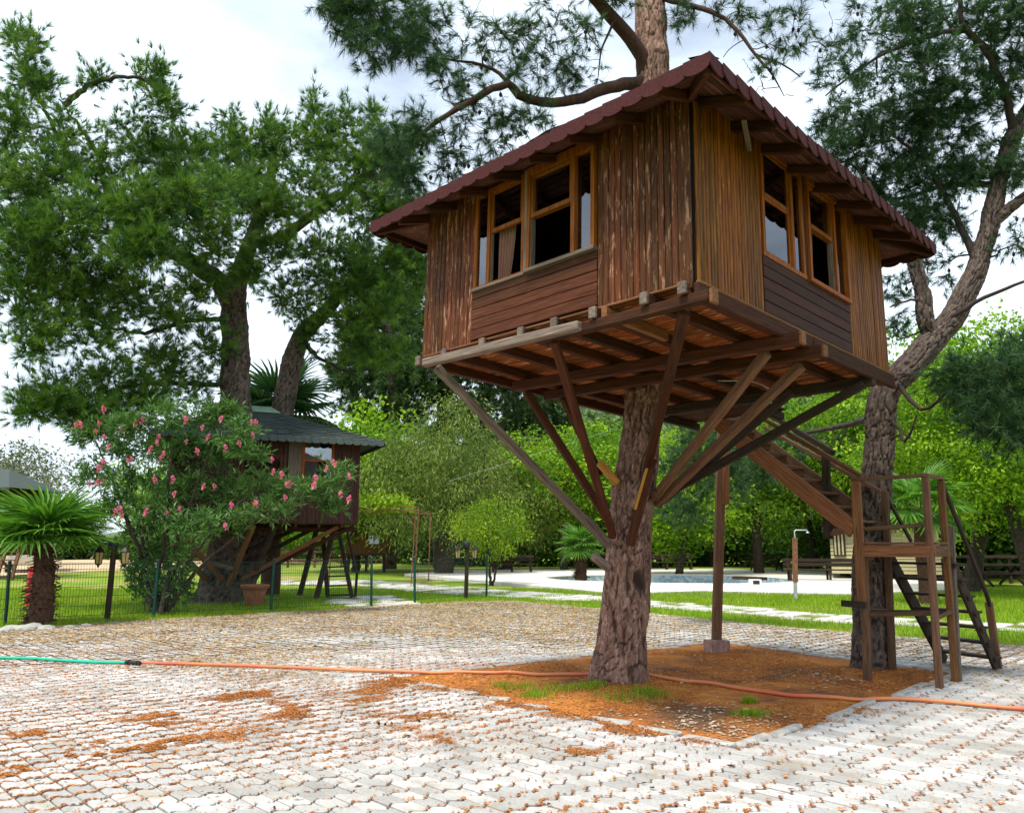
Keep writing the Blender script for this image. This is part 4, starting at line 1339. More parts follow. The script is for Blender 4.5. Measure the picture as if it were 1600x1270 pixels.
# ---- the pine on the right, by the staircase
RT = [P(1363, 1068, 10.85), P(1363, 1030, 10.85), P(1361, 940, 10.85), P(1359, 860, 10.85), P(1368, 770, 10.85), P(1375, 690, 10.85), P(1377, 640, 10.85), P(1388, 605, 10.85), P(1422, 572, 10.85), P(1455, 535, 10.85), P(1490, 492, 10.9), P(1522, 430, 10.95), P(1545, 360, 11), P(1562, 280, 11.0), P(1585, 210, 11.0), P(1625, 130, 11), P(1650, 20, 11)]
RR = [.27, .245, .222, .21, .195, .19, .195, .19, .18, .17, .155, .14, .125, .115, .10, .09, .06]
rpine = thing('pine_tree', tuple(P(1363, 1068, 10.85)), 'dark pine with bent forked trunk standing beside the staircase', 'tree')
LF = [P(1462, 535, 10.85), P(1446, 500, 10.8), P(1441, 460, 10.8), P(1430, 415, 10.8), P(1420, 392, 10.85), P(1408, 368, 10.95)]
place('trunk', trunk_mesh('trunk', [(RT, RR), (LF, [.12, .115, .105, .092, .08, .05]), ([P(1548, 350, 11), P(1585, 320, 10.9), P(1640, 280, 10.8)], [.08, .07, .05])], M['bark_grey'], 13, flare=.05, cell=(.065, .26), depth=.030, ds=.022, maxn=110), rpine)
sk = Skel(15)
sk.addn(catmull(RT, .15)[45:], .15); sk.addn(catmull(LF, .15), .1)
sk.limb([P(1585, 215, 11), P(1572, 150, 10.8), P(1540, 80, 10.6), P(1505, 40, 10.5), P(1498, -20, 10.4)], .06, .03)
sk.limb([P(1560, 95, 10.7), P(1510, 50, 10.6), P(1460, 55, 10.5), P(1400, 75, 10.4), P(1340, 110, 10.3), P(1290, 150, 10.2)], .045, .01)
sk.limb([P(1530, 420, 10.95), P(1490, 330, 11.2), P(1440, 250, 11.3), P(1380, 200, 11.3)], .06, .015)
sk.limb([P(1478, 500, 10.8), P(1540, 465, 10.5), P(1600, 440, 10.3)], .035, .02)
sk.limb([P(1412, 375, 10.93), P(1390, 330, 11.1), P(1350, 280, 11.4), P(1330, 230, 11.5)], .045, .012, wob=.05)
sk.limb([P(1440, 470, 10.8), P(1415, 470, 10.6), P(1390, 480, 10.5)], .022, .008)
sk.limb([P(1560, 290, 11), P(1480, 290, 11.5), P(1400, 310, 11.8), P(1320, 290, 12)], .05, .012)
sk.limb([P(1398, 592, 10.8), P(1440, 640, 10.3), P(1490, 600, 9.8), P(1540, 560, 9.5)], .035, .012)
sk.limb([P(1392, 650, 10.7), P(1415, 690, 10.4), P(1432, 648, 10.2)], .03, .012, wob=.05)
sk.limb([P(1390, 690, 10.7), P(1412, 678, 10.5), P(1430, 690, 10.4)], .022, .006, wob=.05)
sk.limb([P(1370, 650, 11.0), P(1320, 665, 13), P(1240, 680, 15), P(1150, 700, 16), P(1080, 720, 16.5)], .06, .015)
RD = dict(tuft_step=.075, frac=.25, tilt=.05)
px_clusters(sk, [(1300, 250, 50, 50, 11.8, 40), (1350, 200, 70, 60, 11.5, 70), (1430, 190, 80, 60, 11.3, 90), (1500, 170, 70, 60, 11, 80), (1570, 120, 70, 60, 10.8, 80), (1450, 90, 80, 50, 10.6, 60), (1530, 30, 80, 50, 10.6, 70), (1600, 40, 60, 70, 10.5, 60),
                 (1370, 110, 60, 45, 10.5, 36, SPARSE), (1310, 120, 50, 50, 10.3, 26, SPARSE), (1360, 40, 60, 50, 10.3, 36, SPARSE), (1430, 20, 60, 40, 10.4, 50), (1290, 190, 30, 40, 10.8, 20, SPARSE),
                 (1380, 280, 70, 50, 11.8, 70), (1460, 270, 70, 50, 11.4, 70), (1340, 310, 50, 35, 12, 40), (1410, 340, 60, 40, 11.6, 50), (1470, 340, 50, 40, 11.3, 44), (1520, 260, 50, 50, 11.2, 50), (1590, 250, 40, 60, 10.8, 40), (1590, 370, 40, 40, 10.6, 24, SPARSE), (1480, 400, 50, 40, 11, 24, SPARSE), (1410, 430, 35, 50, 11, 22, SPARSE), (1400, 520, 30, 40, 11, 14, SPARSE),
                 (1500, 600, 50, 45, 9.6, 46), (1560, 590, 60, 50, 9.4, 60), (1590, 660, 40, 45, 9.3, 40), (1540, 650, 50, 40, 9.4, 40), (1600, 560, 40, 50, 9.5, 34),
                 (1080, 720, 50, 45, 16.5, 60), (1070, 790, 40, 40, 16.5, 44), (1140, 740, 55, 50, 16, 60), (1190, 720, 50, 45, 15.5, 44), (1110, 680, 60, 35, 16.5, 40), (1240, 690, 40, 40, 15, 24, SPARSE), (1310, 690, 30, 40, 13, 14, dict(bare=.8))], **RD)
tp, td = sk.tufts(2, .10)
v, f = needles(tp, td, 26, .15, .0075, .8, .10)
place('crown', mesh_np('crown', v, f, M['needle_dark'], attrs={'tone': np.repeat(sk.tone, 78)}), rpine)['kind'] = 'stuff'
place('branches', sk.mb.mesh('branches', M['twig'], True), rpine)
place('cones', cone_mesh(sk.cones, .022, 'cones'), rpine)['kind'] = 'stuff'

# ---- the pine on the left that carries the small house
LY = 22.6
LT = [P(338, 948, LY), P(346, 915, LY), P(356, 860, LY), P(372, 800, LY), P(374, 720, LY), P(368, 630, LY), P(368, 560, LY), P(365, 490, LY), P(352, 450, LY - .3), P(322, 425, LY - .7), P(280, 400, LY - 1.2), P(230, 370, LY - 1.8), P(170, 320, LY - 2.3)]
LR = [.66, .60, .52, .47, .45, .43, .40, .36, .30, .25, .20, .14, .08]
lpine = thing('pine_tree', tuple(P(338, 948, LY)), 'wide bright green pine rising through the green roofed house', 'tree')
L2_ = [P(366, 500, LY), P(372, 440, LY), P(398, 360, LY + .3), P(420, 290, LY + .5), P(430, 220, LY + .6)]
L3_ = [P(360, 940, LY + .4), P(400, 850, LY + .6), P(425, 740, LY + 1), P(440, 650, LY + 1.2), P(452, 590, LY + 1.3), P(468, 530, LY + 1.3), P(505, 490, LY + 1.2), P(540, 450, LY + 1), P(570, 400, LY + 1)]
L4_ = [P(398, 380, LY + .3), P(440, 370, LY), P(490, 335, LY - .5), P(540, 300, LY - .8), P(590, 270, LY - 1)]
place('trunk', trunk_mesh('trunk', [(LT, LR), (L2_, [.30, .27, .2, .15, .08]), (L3_, [.45, .4, .36, .33, .30, .27, .2, .14, .08]), (L4_, [.16, .15, .12, .09, .05])], M['bark_grey'], 23, flare=.10, cell=(.12, .32), depth=.05, ds=.055, maxn=72), lpine)
sk = Skel(25)
for q in (LT[7:], L2_, L3_[4:], L4_): sk.addn(catmull(q, .2), .12)
LIMBS = [[(365, 500, LY), (300, 500, LY - 1), (220, 520, LY - 2), (130, 500, LY - 2.5), (40, 480, LY - 3)], [(366, 600, LY), (300, 600, LY - 1), (220, 600, LY - 2), (120, 625, LY - 3), (60, 640, LY - 3.5)],
         [(230, 370, LY - 1.8), (150, 360, LY - 2.8), (60, 350, LY - 3.5), (-20, 340, LY - 4)], [(170, 320, LY - 2.3), (110, 250, LY - 2.5), (60, 150, LY - 2.6), (40, 90, LY - 2.6)], [(170, 320, LY - 2.3), (150, 240, LY - 2.5), (92, 155, LY - 2.7)],
         [(100, 165, LY - 2.6), (150, 128, LY - 2.7), (215, 122, LY - 2.8), (260, 150, LY - 2.8)], [(280, 400, LY - 1.2), (250, 340, LY - 3), (230, 330, LY - 4.2)], [(420, 290, LY + .5), (350, 240, LY), (290, 210, LY - .5)], [(540, 300, LY - .8), (600, 250, LY - 1), (640, 240, LY - 1)], [(505, 490, LY + 1.2), (560, 500, LY + .6), (610, 520, LY)], [(470, 530, LY + 1.3), (500, 560, LY + 1), (560, 590, LY + 1)]]
for q in LIMBS: sk.limb([P(*a) for a in q], .09, .02, 6, wob=.06)
LB = dict(tuft_step=.14, frac=.3, tilt=.55)
px_clusters(sk, [(30, 60, 40, 40, 19.8, 20), (45, 130, 55, 40, 19.8, 30), (55, 105, 20, 50, 19.9, 14), (20, 200, 60, 60, 19.5, 46), (110, 210, 60, 45, 19.8, 36), (90, 280, 90, 50, 19.5, 60), (170, 270, 70, 45, 20, 44), (20, 300, 60, 60, 19, 44),
                 (150, 125, 30, 18, 19.9, 9), (235, 115, 35, 28, 19.8, 22), (262, 165, 26, 40, 19.9, 20), (205, 180, 50, 30, 19.9, 16, dict(bare=.5, cone=.4)), (240, 225, 60, 35, 20.5, 36), (300, 235, 60, 40, 21.5, 44),
                 (370, 225, 60, 35, 22.5, 44), (360, 190, 22, 22, 22.6, 10), (430, 230, 60, 45, 22.8, 50), (420, 190, 25, 25, 22.9, 10), (500, 230, 60, 45, 22.3, 50), (490, 170, 22, 32, 22.3, 12), (540, 190, 35, 40, 22.2, 24), (580, 190, 25, 35, 22, 14), (600, 245, 45, 50, 21.8, 44), (560, 260, 60, 45, 21.8, 48), (630, 240, 30, 45, 21.7, 24),
                 (140, 340, 80, 45, 18.8, 60), (210, 330, 70, 45, 18.4, 64), (290, 320, 80, 45, 18.8, 66), (230, 380, 60, 28, 18.2, 40), (200, 395, 45, 18, 18.1, 24), (60, 370, 80, 45, 18.8, 54), (340, 300, 70, 45, 20, 50), (400, 310, 60, 40, 21, 44), (450, 330, 60, 30, 21.2, 36), (470, 290, 60, 40, 21.6, 44), (540, 320, 60, 32, 21.6, 36), (600, 310, 40, 40, 21.6, 34),
                 (330, 380, 70, 38, 20, 46), (420, 390, 55, 35, 21.3, 34), (390, 430, 45, 32, 21.3, 26), (300, 440, 60, 35, 20.8, 34), (40, 450, 70, 40, 18.8, 44), (120, 460, 70, 40, 19.5, 44), (200, 470, 70, 40, 20, 40), (270, 490, 60, 38, 20.8, 36), (60, 510, 60, 40, 18.8, 36), (50, 545, 35, 22, 18.6, 16), (150, 520, 60, 35, 19.4, 34), (330, 540, 40, 40, 21.6, 22),
                 (250, 560, 60, 32, 21, 34), (180, 590, 70, 28, 20, 40), (90, 615, 70, 25, 19.3, 40), (140, 640, 70, 25, 19.5, 40), (230, 625, 70, 28, 20.5, 40), (60, 640, 40, 18, 19, 20), (290, 600, 50, 30, 21.5, 24), (170, 665, 60, 18, 20, 24),
                 (460, 460, 45, 35, 22.5, 30), (520, 440, 60, 35, 22.8, 42), (580, 430, 55, 40, 22.8, 40), (610, 480, 45, 45, 22.6, 40), (540, 490, 50, 35, 23, 34), (480, 520, 30, 40, 23.5, 18), (570, 540, 50, 40, 23.2, 34), (620, 390, 35, 40, 22.4, 26), (500, 390, 50, 32, 22.4, 30), (610, 560, 40, 40, 23.2, 26), (640, 330, 30, 50, 22, 30), (650, 420, 30, 50, 22.5, 26), (170, 430, 70, 30, 19.5, 36), (270, 270, 60, 35, 20.5, 36), (380, 270, 60, 35, 22, 36), (20, 390, 50, 50, 18.6, 36), (100, 400, 60, 35, 19, 36)], **LB)
tp, td = sk.tufts(3, .19)
v, f = needles(tp, td, 26, .26, .0150, .60, .0)
place('crown', mesh_np('crown', v, f, M['needle_left'], attrs={'tone': np.repeat(sk.tone, 26 * 3)}), lpine)['kind'] = 'stuff'
place('branches', sk.mb.mesh('branches', M['twig'], True), lpine)
place('cones', cone_mesh(sk.cones, .03, 'cones'), lpine)['kind'] = 'stuff'

# ---- pines behind (each its own)
def back_pine(label, trunk, rad, cl, seed, mat='needle_mid', per=22, ln=.50, wid=.068, step=.25):
    t = thing('pine_tree', tuple(trunk[0]), label, 'tree', 'pines behind the houses')
    place('trunk', trunk_mesh('trunk', [(trunk, rad)], M['bark_grey'], seed, cell=(.15, .4), depth=.05, ds=.09, maxn=32), t)
    s2 = Skel(seed); s2.addn(catmull(trunk, .3)[len(catmull(trunk, .3)) // 3:], .1)
    px_clusters(s2, cl, 24, tuft_step=step, frac=.2, tilt=.3)
    a, b = s2.tufts(2, .3); v, f = needles(a, b, per, ln, wid, .9)
    place('crown', mesh_np('crown', v, f, M[mat], attrs={'tone': np.repeat(s2.tone, per * 3)}), t)['kind'] = 'stuff'
    place('branches', s2.mb.mesh('branches', M['twig'], True), t)['kind'] = 'stuff'
    return t


def gp(px, Y): return np.array([(px - 800) / FPX * (Y * CP) * 1.0 / (CP), Y, -.05])


Y = 54.
back_pine('tall dark pine directly behind the left end of the big tree house', [gp(690, Y), P(688, 760, Y), P(692, 640, Y), P(688, 500, Y), P(690, 330, Y)], [.5, .45, .4, .3, .1],
          [(640, 420, 60, 50, Y, 50), (700, 430, 70, 60, Y, 60), (600, 480, 60, 50, Y, 44), (660, 500, 70, 50, Y - 2, 60), (720, 520, 60, 50, Y, 50), (620, 560, 60, 40, Y - 2, 50), (690, 580, 70, 40, Y - 2, 60), (760, 580, 60, 40, Y, 50), (640, 370, 50, 40, Y, 36), (700, 350, 60, 40, Y, 40), (650, 620, 60, 30, Y - 1, 36), (730, 630, 60, 30, Y - 1, 40), (800, 610, 50, 40, Y, 40), (560, 400, 50, 50, Y, 40), (600, 340, 40, 40, Y, 26), (580, 560, 50, 50, Y, 44), (740, 680, 60, 30, Y, 40), (670, 670, 60, 30, Y, 40), (600, 660, 50, 30, Y, 40)], 31)
Y = 50.
back_pine('pine with bare lower trunk between the small house and the tamarisk', [gp(612, Y), P(612, 760, Y), P(616, 640, Y), P(610, 540, Y), P(605, 420, Y)], [.45, .42, .36, .26, .1],
          [(560, 520, 50, 40, Y, 40), (600, 600, 50, 30, Y, 36), (550, 600, 45, 35, Y, 36), (640, 640, 40, 25, Y, 24), (580, 450, 50, 40, Y, 40), (630, 540, 50, 40, Y, 40), (540, 560, 40, 40, Y, 30), (660, 590, 40, 30, Y, 30), (560, 640, 40, 22, Y, 22)], 32)
Y = 60.
back_pine('far pine seen under the floor of the big tree house', [gp(835, Y), P(835, 760, Y), P(838, 640, Y), P(835, 560, Y)], [.4, .36, .3, .1],
          [(800, 650, 60, 35, Y, 40), (850, 620, 60, 40, Y, 46), (780, 690, 50, 30, Y, 30), (870, 670, 50, 25, Y, 30), (840, 560, 60, 40, Y, 40)], 33)

# ---- broadleaf trees: three grown shapes, set out as single trees
def broad(seed, h, cr, cz, clumps, per, size, mat, trunk_r, width=.62, squash=.8, spread=.42, lean=.0, droop=0.0, stems=1):
    rg = np.random.default_rng(seed); s2 = Skel(seed); segs = []
    for k_ in range(stems):
        a = rg.uniform(0, 6.28); off = np.array([math.cos(a), math.sin(a), 0]) * (.0 if stems == 1 else trunk_r * 1.2)
        fl = np.array([rg.normal(0, .12) + lean, rg.normal(0, .12), 0]) * h
        s2.limb([off, off + fl * .25 + [0, 0, h * .16], off * 2 + fl * .6 + [0, 0, h * .34], off * 3 + fl + [0, 0, h * .55], off * 3 + fl + [0, 0, h * .8]], trunk_r, trunk_r * .25, 8, wob=.06)
    u = rg.normal(size=(clumps, 3)); u /= np.linalg.norm(u, axis=1)[:, None]
    rr = rg.random((clumps, 1)) ** .4
    T = np.array([0, 0, cz]) + u * rr * np.array([cr, cr, cr * squash]) * (1 + .22 * sines(u * 3, 1.5, seed))[:, None]
    T = T[np.argsort(np.linalg.norm(T - [0, 0, cz], axis=1))]
    lp, ld, lt = [], [], []
    for t in T:
        s2.branch(t, .016, .06, .006, 4, step=.5)
        k_ = max(3, int(per * rg.uniform(.6, 1.4)))
        e = rg.normal(size=(k_, 3)) * spread * np.array([1, 1, .62])
        lt.append(np.full(k_ * 4, rg.random()));lp.append(t + e); ld.append(e * .8 + rg.normal(0, .35, (k_, 3)) + np.array([0, 0, -.25 - droop]))
    v, f = leaves(np.concatenate(lp), np.concatenate(ld), size, width, rg)
    cm = mesh_np('crown', v, f, M[mat], attrs={'tone': np.concatenate(lt)}); bm_ = s2.mb.mesh('trunk', M['bark_plain'], True)
    return bm_, cm


SH = {'plane_a': broad(41, 9, 3.6, 5.6, 310, 50, .19, 'leaf_bright', .24, spread=.34), 'plane_b': broad(42, 9.5, 3.9, 5.2, 330, 50, .20, 'leaf_mid', .28, lean=.06, spread=.36), 'plane_c': broad(43, 7, 3.2, 3.9, 300, 34, .22, 'leaf_bright', .2),
      'tam': broad(44, 8, 4.0, 4.6, 480, 62, .21, 'leaf_willow', .42, .26, .85, .5, 0, .5, 2), 'grey': broad(45, 8, 3.4, 5.2, 220, 34, .22, 'leaf_grey', .2, .4),
      'citrus': broad(46, 3.6, 1.75, 2.35, 170, 34, .12, 'leaf_citrus', .06, .5, .72, .24, stems=3), 'bush': broad(47, 2.6, 1.9, 1.25, 150, 40, .16, 'leaf_mid', .06, .5, .66, .32, stems=3), 'near': broad(48, 9, 3.3, 5.0, 440, 60, .125, 'leaf_bright', .26, .66, .95, .30)}


def grow(kind, loc, label, cat='tree', group=None, rot=0., sc=1., scz=None, name='broadleaf_tree', cmat=None):
    t = thing(name, (0, 0, 0), label, cat, group)
    tm, cm = SH[kind]
    place('trunk', tm, t); place('crown', cm, t)['kind'] = 'stuff'
    t.location = loc; t.rotation_euler = (0, 0, rot); t.scale = (sc, sc, scz or sc)
    return t


GR = 'leafy trees beyond the lawn'
BL = [  # kind, px of the foot, distance, scale, z-scale, label
    ('tam', 680, 42, 1.12, 1.06, 'rounded grey green feathery tree behind the pergola'), ('tam', 790, 47, .95, .95, 'feathery tree touching the bright citrus from behind'),
    ('plane_a', 880, 47, 1.05, 1.0, 'bright green tree left of the main trunk behind the small palm'), ('plane_b', 935, 52, 1.1, 1.1, 'leafy tree directly behind the main trunk'),
    ('plane_c', 1055, 40, 1.0, .9, 'low bright tree just right of the main trunk beyond the pool'), ('plane_b', 1178, 42, 1.0, 1.05, 'tree with leaning dark trunk beyond the pool, right of the thin post'),
    ('plane_a', 1110, 54, 1.25, 1.2, 'tall green tree far behind the pool'), ('plane_b', 1262, 46, 1.05, 1.15, 'leafy tree behind the shower pole'), ('plane_a', 1310, 39, .95, 1.1, 'bright tree overhanging the cream cabin'),
    ('plane_c', 1000, 60, 1.4, 1.3, 'far tree seen through the gap beside the main trunk'), ('plane_a', 1400, 48, 1.3, 1.35, 'tall bright tree right behind the dark bent pine'),
    ('near', 1500, 27, 1.05, 1.12, 'large bright leafy tree right of the staircase'), ('near', 1600, 24, .95, 1.0, 'leafy tree with black trunk at the right edge of the picture'), ('plane_b', 1450, 36, 1.1, 1.2, 'dense tree between the staircase and the dark rail fence'),
    ('plane_a', 1560, 40, 1.3, 1.35, 'tall tree behind the rail fence on the right'), ('plane_b', 1690, 34, 1.2, 1.3, 'tree leaning in from beyond the right edge'), ('plane_c', 560, 45, 1.3, 1.35, 'bright yellow green tree just right of the small house roof'),
    ('plane_a', 270, 48, .95, .8, 'bright green round tree seen through the oleander'), ('grey', 20, 58, 1.35, 1.15, 'pale grey green tree at the far left edge'), ('plane_c', 430, 60, 1.0, .8, 'tree low behind the trunk of the small house'),
    ('plane_b', 820, 62, 1.2, 1.1, 'dark green tree deep behind the citrus'), ('grey', 130, 75, .8, .6, 'thin pale tree far behind the left palm')]
for i, (kd, px, Yd, sc, sz, lab) in enumerate(BL):
    grow(kd, tuple(gp(px, Yd)), lab, 'tree', GR, i * 1.7, sc, sz)
grow('citrus', tuple(gp(768, 31.5)), 'small bright yellow green citrus tree behind the fence lamp', 'tree', None, .6, .86, .93, 'citrus_tree')
M['leaf_under'] = leafmat('undergrowth_leaves', (.018, .055, .006), (.090, .180, .018), .3)
pp, dd = [], []
for px in np.arange(40, 1640, 11):                       # the undergrowth row is one tangled mass
    Yd = 74 - 18 * np.clip((px - 300) / 500, 0, 1) - 16 * np.clip((px - 1150) / 350, 0, 1) + rng.normal(0, 1.5)
    r_ = (2.3 if px > 500 else 1.5) * rng.uniform(.6, 1.3); c_ = gp(px, Yd)
    for q in range(3):
        k_ = 120; u = rng.normal(size=(k_, 3)); u /= np.linalg.norm(u, axis=1)[:, None]
        cq = c_ + np.array([rng.normal(0, .8), rng.normal(0, .8), r_ * rng.uniform(.3, 1.1)])
        pp.append(cq + u * r_ * .75 * rng.uniform(.7, 1, (k_, 1)) * [1, 1, .8]); dd.append(u + rng.normal(0, .5, (k_, 3)))
v, f = leaves(np.concatenate(pp), np.concatenate(dd), .36, .6)
o = place('undergrowth', mesh_np('undergrowth', v, f, M['leaf_under'])); tag(o, 'tangled green undergrowth along the far side of the lawn', 'undergrowth', kind='stuff')

# ---- the far wood on the hill: nobody could count it
n_t = 900
fx = rng.uniform(-60, 300, n_t); fy = rng.uniform(100, 330, n_t)
fz = 62 * np.clip((fy - 95) / 200, 0, 1) ** 1.05 * (1 / (1 + np.exp(-(fx + 28 - (fy - 95) * .10) / 16)))
keep = (fz > 2); fx, fy, fz = fx[keep], fy[keep], fz[keep]
pp, dd = [], []
for x_, y_, z_ in zip(fx, fy, fz):
    k_ = 100; u = rng.normal(size=(k_, 3)); u /= np.linalg.norm(u, axis=1)[:, None]; u[:, 2] = np.abs(u[:, 2]) - .15
    r_ = rng.uniform(2.6, 4.4)
    lump = 1 + .3 * sines(u * 2.2 + x_, 2, 3)
    pp.append(np.array([x_, y_, z_ + r_ * .9]) + u * r_ * lump[:, None] * [1, 1, .9]); dd.append(u + rng.normal(0, .5, (k_, 3)))
M['far_wood'] = leafmat('far_pines', (.050, .105, .030), (.155, .230, .060), .2)
v, f = leaves(np.concatenate(pp), np.concatenate(dd), 1.35, .85)
o = place('far_wood', mesh_np('far_wood', v, f, M['far_wood'])); tag(o, 'wooded hillside of pale green pines far behind', 'woodland', kind='stuff')

# ================================================================ SMALL TREE HOUSE ON THE LEFT
def Hm(o_, yaw):
    return Matrix.Translation(Vector(o_)) @ Matrix.Rotation(yaw, 4, 'Z')


cR = P(558, 818, 22.6); cL = P(262, 806, 20.6)          # lower corners of its front wall
yaw2 = math.atan2(cR[1] - cL[1], cR[0] - cL[0])
W2 = float(np.hypot(cR[0] - cL[0], cR[1] - cL[1])); D2 = 4.2; Z2 = 2.12; HT2 = 2.34
S2 = Hm((cL[0], cL[1], Z2), yaw2)
s2 = lambda x, y, z: np.array(S2 @ Vector((x, y, z)))
h2 = thing('tree_house', (cL[0], cL[1], Z2), 'smaller dark brown tree house with grey green roof behind the oleander', 'tree house')
# walls: boards with recessed joints, one part per wall
def board_wall(p0, p1, z0, z1, holes=()):
    mb = MB(); p0, p1 = np.array(p0, float), np.array(p1, float); d = p1 - p0; ln = np.linalg.norm(d); d /= ln; cnt = int(ln / .115); nx_ = np.array([d[1], -d[0]])
    for i in range(cnt):
        a, b = i * ln / cnt + .004, (i + 1) * ln / cnt - .004
        spans = [(z0, z1)]
        for (h0, h1, hz0, hz1) in holes:
            if a < h1 and b > h0: spans = [(z0, hz0), (hz1, z1)]
        for q0_, q1_ in spans:
            off = random.uniform(0, .006)
            v = [[*(p0 + d * a_ + nx_ * o_), z] for z in (q0_, q1_) for a_, o_ in ((a, .012 + off), (b, .012 + off), (b, -.012), (a, -.012))]
            mb.add(v, [[0, 1, 5, 4], [1, 2, 6, 5], [2, 3, 7, 6], [3, 0, 4, 7], [4, 5, 6, 7], [3, 2, 1, 0]])
    return mb


wins = [(W2 * .765 - .40, W2 * .765 + .40, 1.2, 2.24), (W2 * .46 - .50, W2 * .46 + .50, 1.15, 1.8)]
place('wall', board_wall((0, 0), (W2, 0), 0, HT2, wins).mesh('wall', M['house2']), h2, S2)
place('wall', board_wall((W2, .02), (W2, D2), 0, HT2).mesh('wall', M['house2']), h2, S2)
place('wall', board_wall((W2, D2), (0, D2), 0, HT2).mesh('wall', M['house2']), h2, S2)
place('wall', board_wall((0, D2), (0, .02), 0, HT2).mesh('wall', M['house2']), h2, S2)
mb = MB()
mb.box((.05, .3, 0.02), (W2 - .05, D2 - .05, .05)); mb.box((.05, 1.4, .05), (W2 - .05, 1.45, HT2)); place('inner_partition', mb.mesh('inner_partition', M['dark_room']), h2, S2)
for k_, (a, b, z0, z1) in enumerate(wins):
    mb = MB()
    for i, (x0, x1, q0_, q1_) in enumerate([(a - .04, a + .03, z0 - .04, z1 + .04), (b - .03, b + .04, z0 - .04, z1 + .04), (a + .03, b - .03, z1 - .02, z1 + .05), (a + .03, b - .03, z0 - .05, z0 + .03), (a + .03, b - .03, (z0 + z1) / 2 - .025, (z0 + z1) / 2 + .025)]):
        if k_ and i == 4: continue
        mb.box((x0, -.05 - .001 * i, q0_), (x1, .03, q1_))
    w = place('window', mb.mesh('window', M['frame'] if not k_ else M['panel']), h2, S2)
    mb = MB(); mb.box((a + .03, -.006, z0 + .03), (b - .03, 0, z1 - .02)); place('pane', mb.mesh('pane', M['glass']), w, S2)
    nn = 30; t = np.linspace(0, 1, nn); x1_ = a + .03 + (b - a) * (.55 if not k_ else .98) * t
    rows = [np.stack([x1_ if q else a + .03 + (x1_ - a - .03) * .8, .09 + .02 * np.sin(t * 40), np.full(nn, z)], 1) for q, z in ((1, z1), (0, z0))]
    v = np.concatenate(rows); j = np.arange(nn - 1)
    place('curtain', mesh_np('curtain', v, np.stack([j, j + 1, j + nn + 1, j + nn], 1), M['curtain_white'] if not k_ else M['curtain_brown'], True), w, S2)
for x0 in (W2 * .575, W2 * .90, W2 - .04, .0):
    mb = MB(); mb.box((x0, -.035, 0.01), (x0 + .06, -.019, HT2)); place('cover_strip', mb.mesh('cover_strip', M['house2']), h2, S2)
mb = MB(); mb.box((W2 * .60, -.03, .75), (W2 * .675, -.021, HT2)); place('pale_board', mb.mesh('pale_board', M['weathered']), h2, S2)
# roof: steep hip with flat green cap, scalloped edge
O2 = .55; EZ = HT2 - .06
e2 = [np.array([-O2, -O2, EZ]), np.array([W2 + O2, -O2, EZ]), np.array([W2 + O2, D2 + O2, EZ]), np.array([-O2, D2 + O2, EZ])]
cxm, cym, RZ2 = W2 * .42, D2 * .5, EZ + .95
cap = [np.array([cxm - .75, cym - .5, RZ2]), np.array([cxm + .75, cym - .5, RZ2]), np.array([cxm + .75, cym + .5, RZ2]), np.array([cxm - .75, cym + .5, RZ2])]
mb = MB()
for i in range(4):
    j = (i + 1) % 4
    mb.add([e2[i], e2[j], cap[j], cap[i]], [[0, 1, 2, 3]])
    dn = np.array([0, 0, -.05]); mb.add([e2[i] + dn, e2[j] + dn, cap[j] + dn, cap[i] + dn], [[3, 2, 1, 0]])
    mb.add([e2[i] + dn, e2[j] + dn, e2[j], e2[i]], [[0, 1, 2, 3]])
roof2 = place('roof', mb.mesh('roof', M['roof_green']), h2, S2)
sm2 = MB()
for i in range(4):                                                # courses of shingles with small steps
    j = (i + 1) % 4
    for r in range(15):
        f0 = r / 15; a, b = e2[i] + (cap[i] - e2[i]) * f0, e2[j] + (cap[j] - e2[j]) * f0
        a1, b1 = e2[i] + (cap[i] - e2[i]) * (f0 + 1.2 / 15), e2[j] + (cap[j] - e2[j]) * (f0 + 1.2 / 15)
        nn_ = nrm(np.cross(e2[j] - e2[i], cap[i] - e2[i])); c_ = max(1, int(np.linalg.norm(b - a) / .22))
        for q in range(c_):
            u0, u1 = (q + .03) / c_, (q + .97) / c_
            lift = random.uniform(.018, .034)
            sm2.add([lerp(a, b, u0) + nn_ * lift, lerp(a, b, u1) + nn_ * lift, lerp(a1, b1, u1) + nn_ * .006, lerp(a1, b1, u0) + nn_ * .006], [[0, 1, 2, 3]])
place('roof_shingles', sm2.mesh('roof_shingles', M['roof_green']), roof2, S2)['kind'] = 'stuff'
tv, tf3, tf4 = tab_mesh(.235, .17, .01)
tab2 = mesh_np('shingle_tab', tv, [tf3, tf4], M['roof_green'])
eave(e2[0], e2[1], roof2, tab2, .22, zoff=.02, tilt=.25, Mbase=S2, lift=.012); eave(e2[1], e2[2], roof2, tab2, .22, zoff=.02, tilt=.25, Mbase=S2)
eave(e2[3], e2[0], roof2, tab2, .22, zoff=.02, tilt=.25, Mbase=S2)
M['green_sheet'] = plain('green_roof_sheet', (.16, .27, .17), .7, vary=.12)
mb = MB(); mb.add([cap[0] - [.1, .15, 0.02], cap[1] + [.1, -.15, -.02], cap[1] + [-.15, .3, .22], cap[0] + [.15, .3, .22], cap[2] + [0, 0, .1], cap[3] + [0, 0, .1]], [[0, 1, 2, 3], [3, 2, 4, 5]])
place('roof_cap', mb.mesh('roof_cap', M['green_sheet']), roof2, S2)
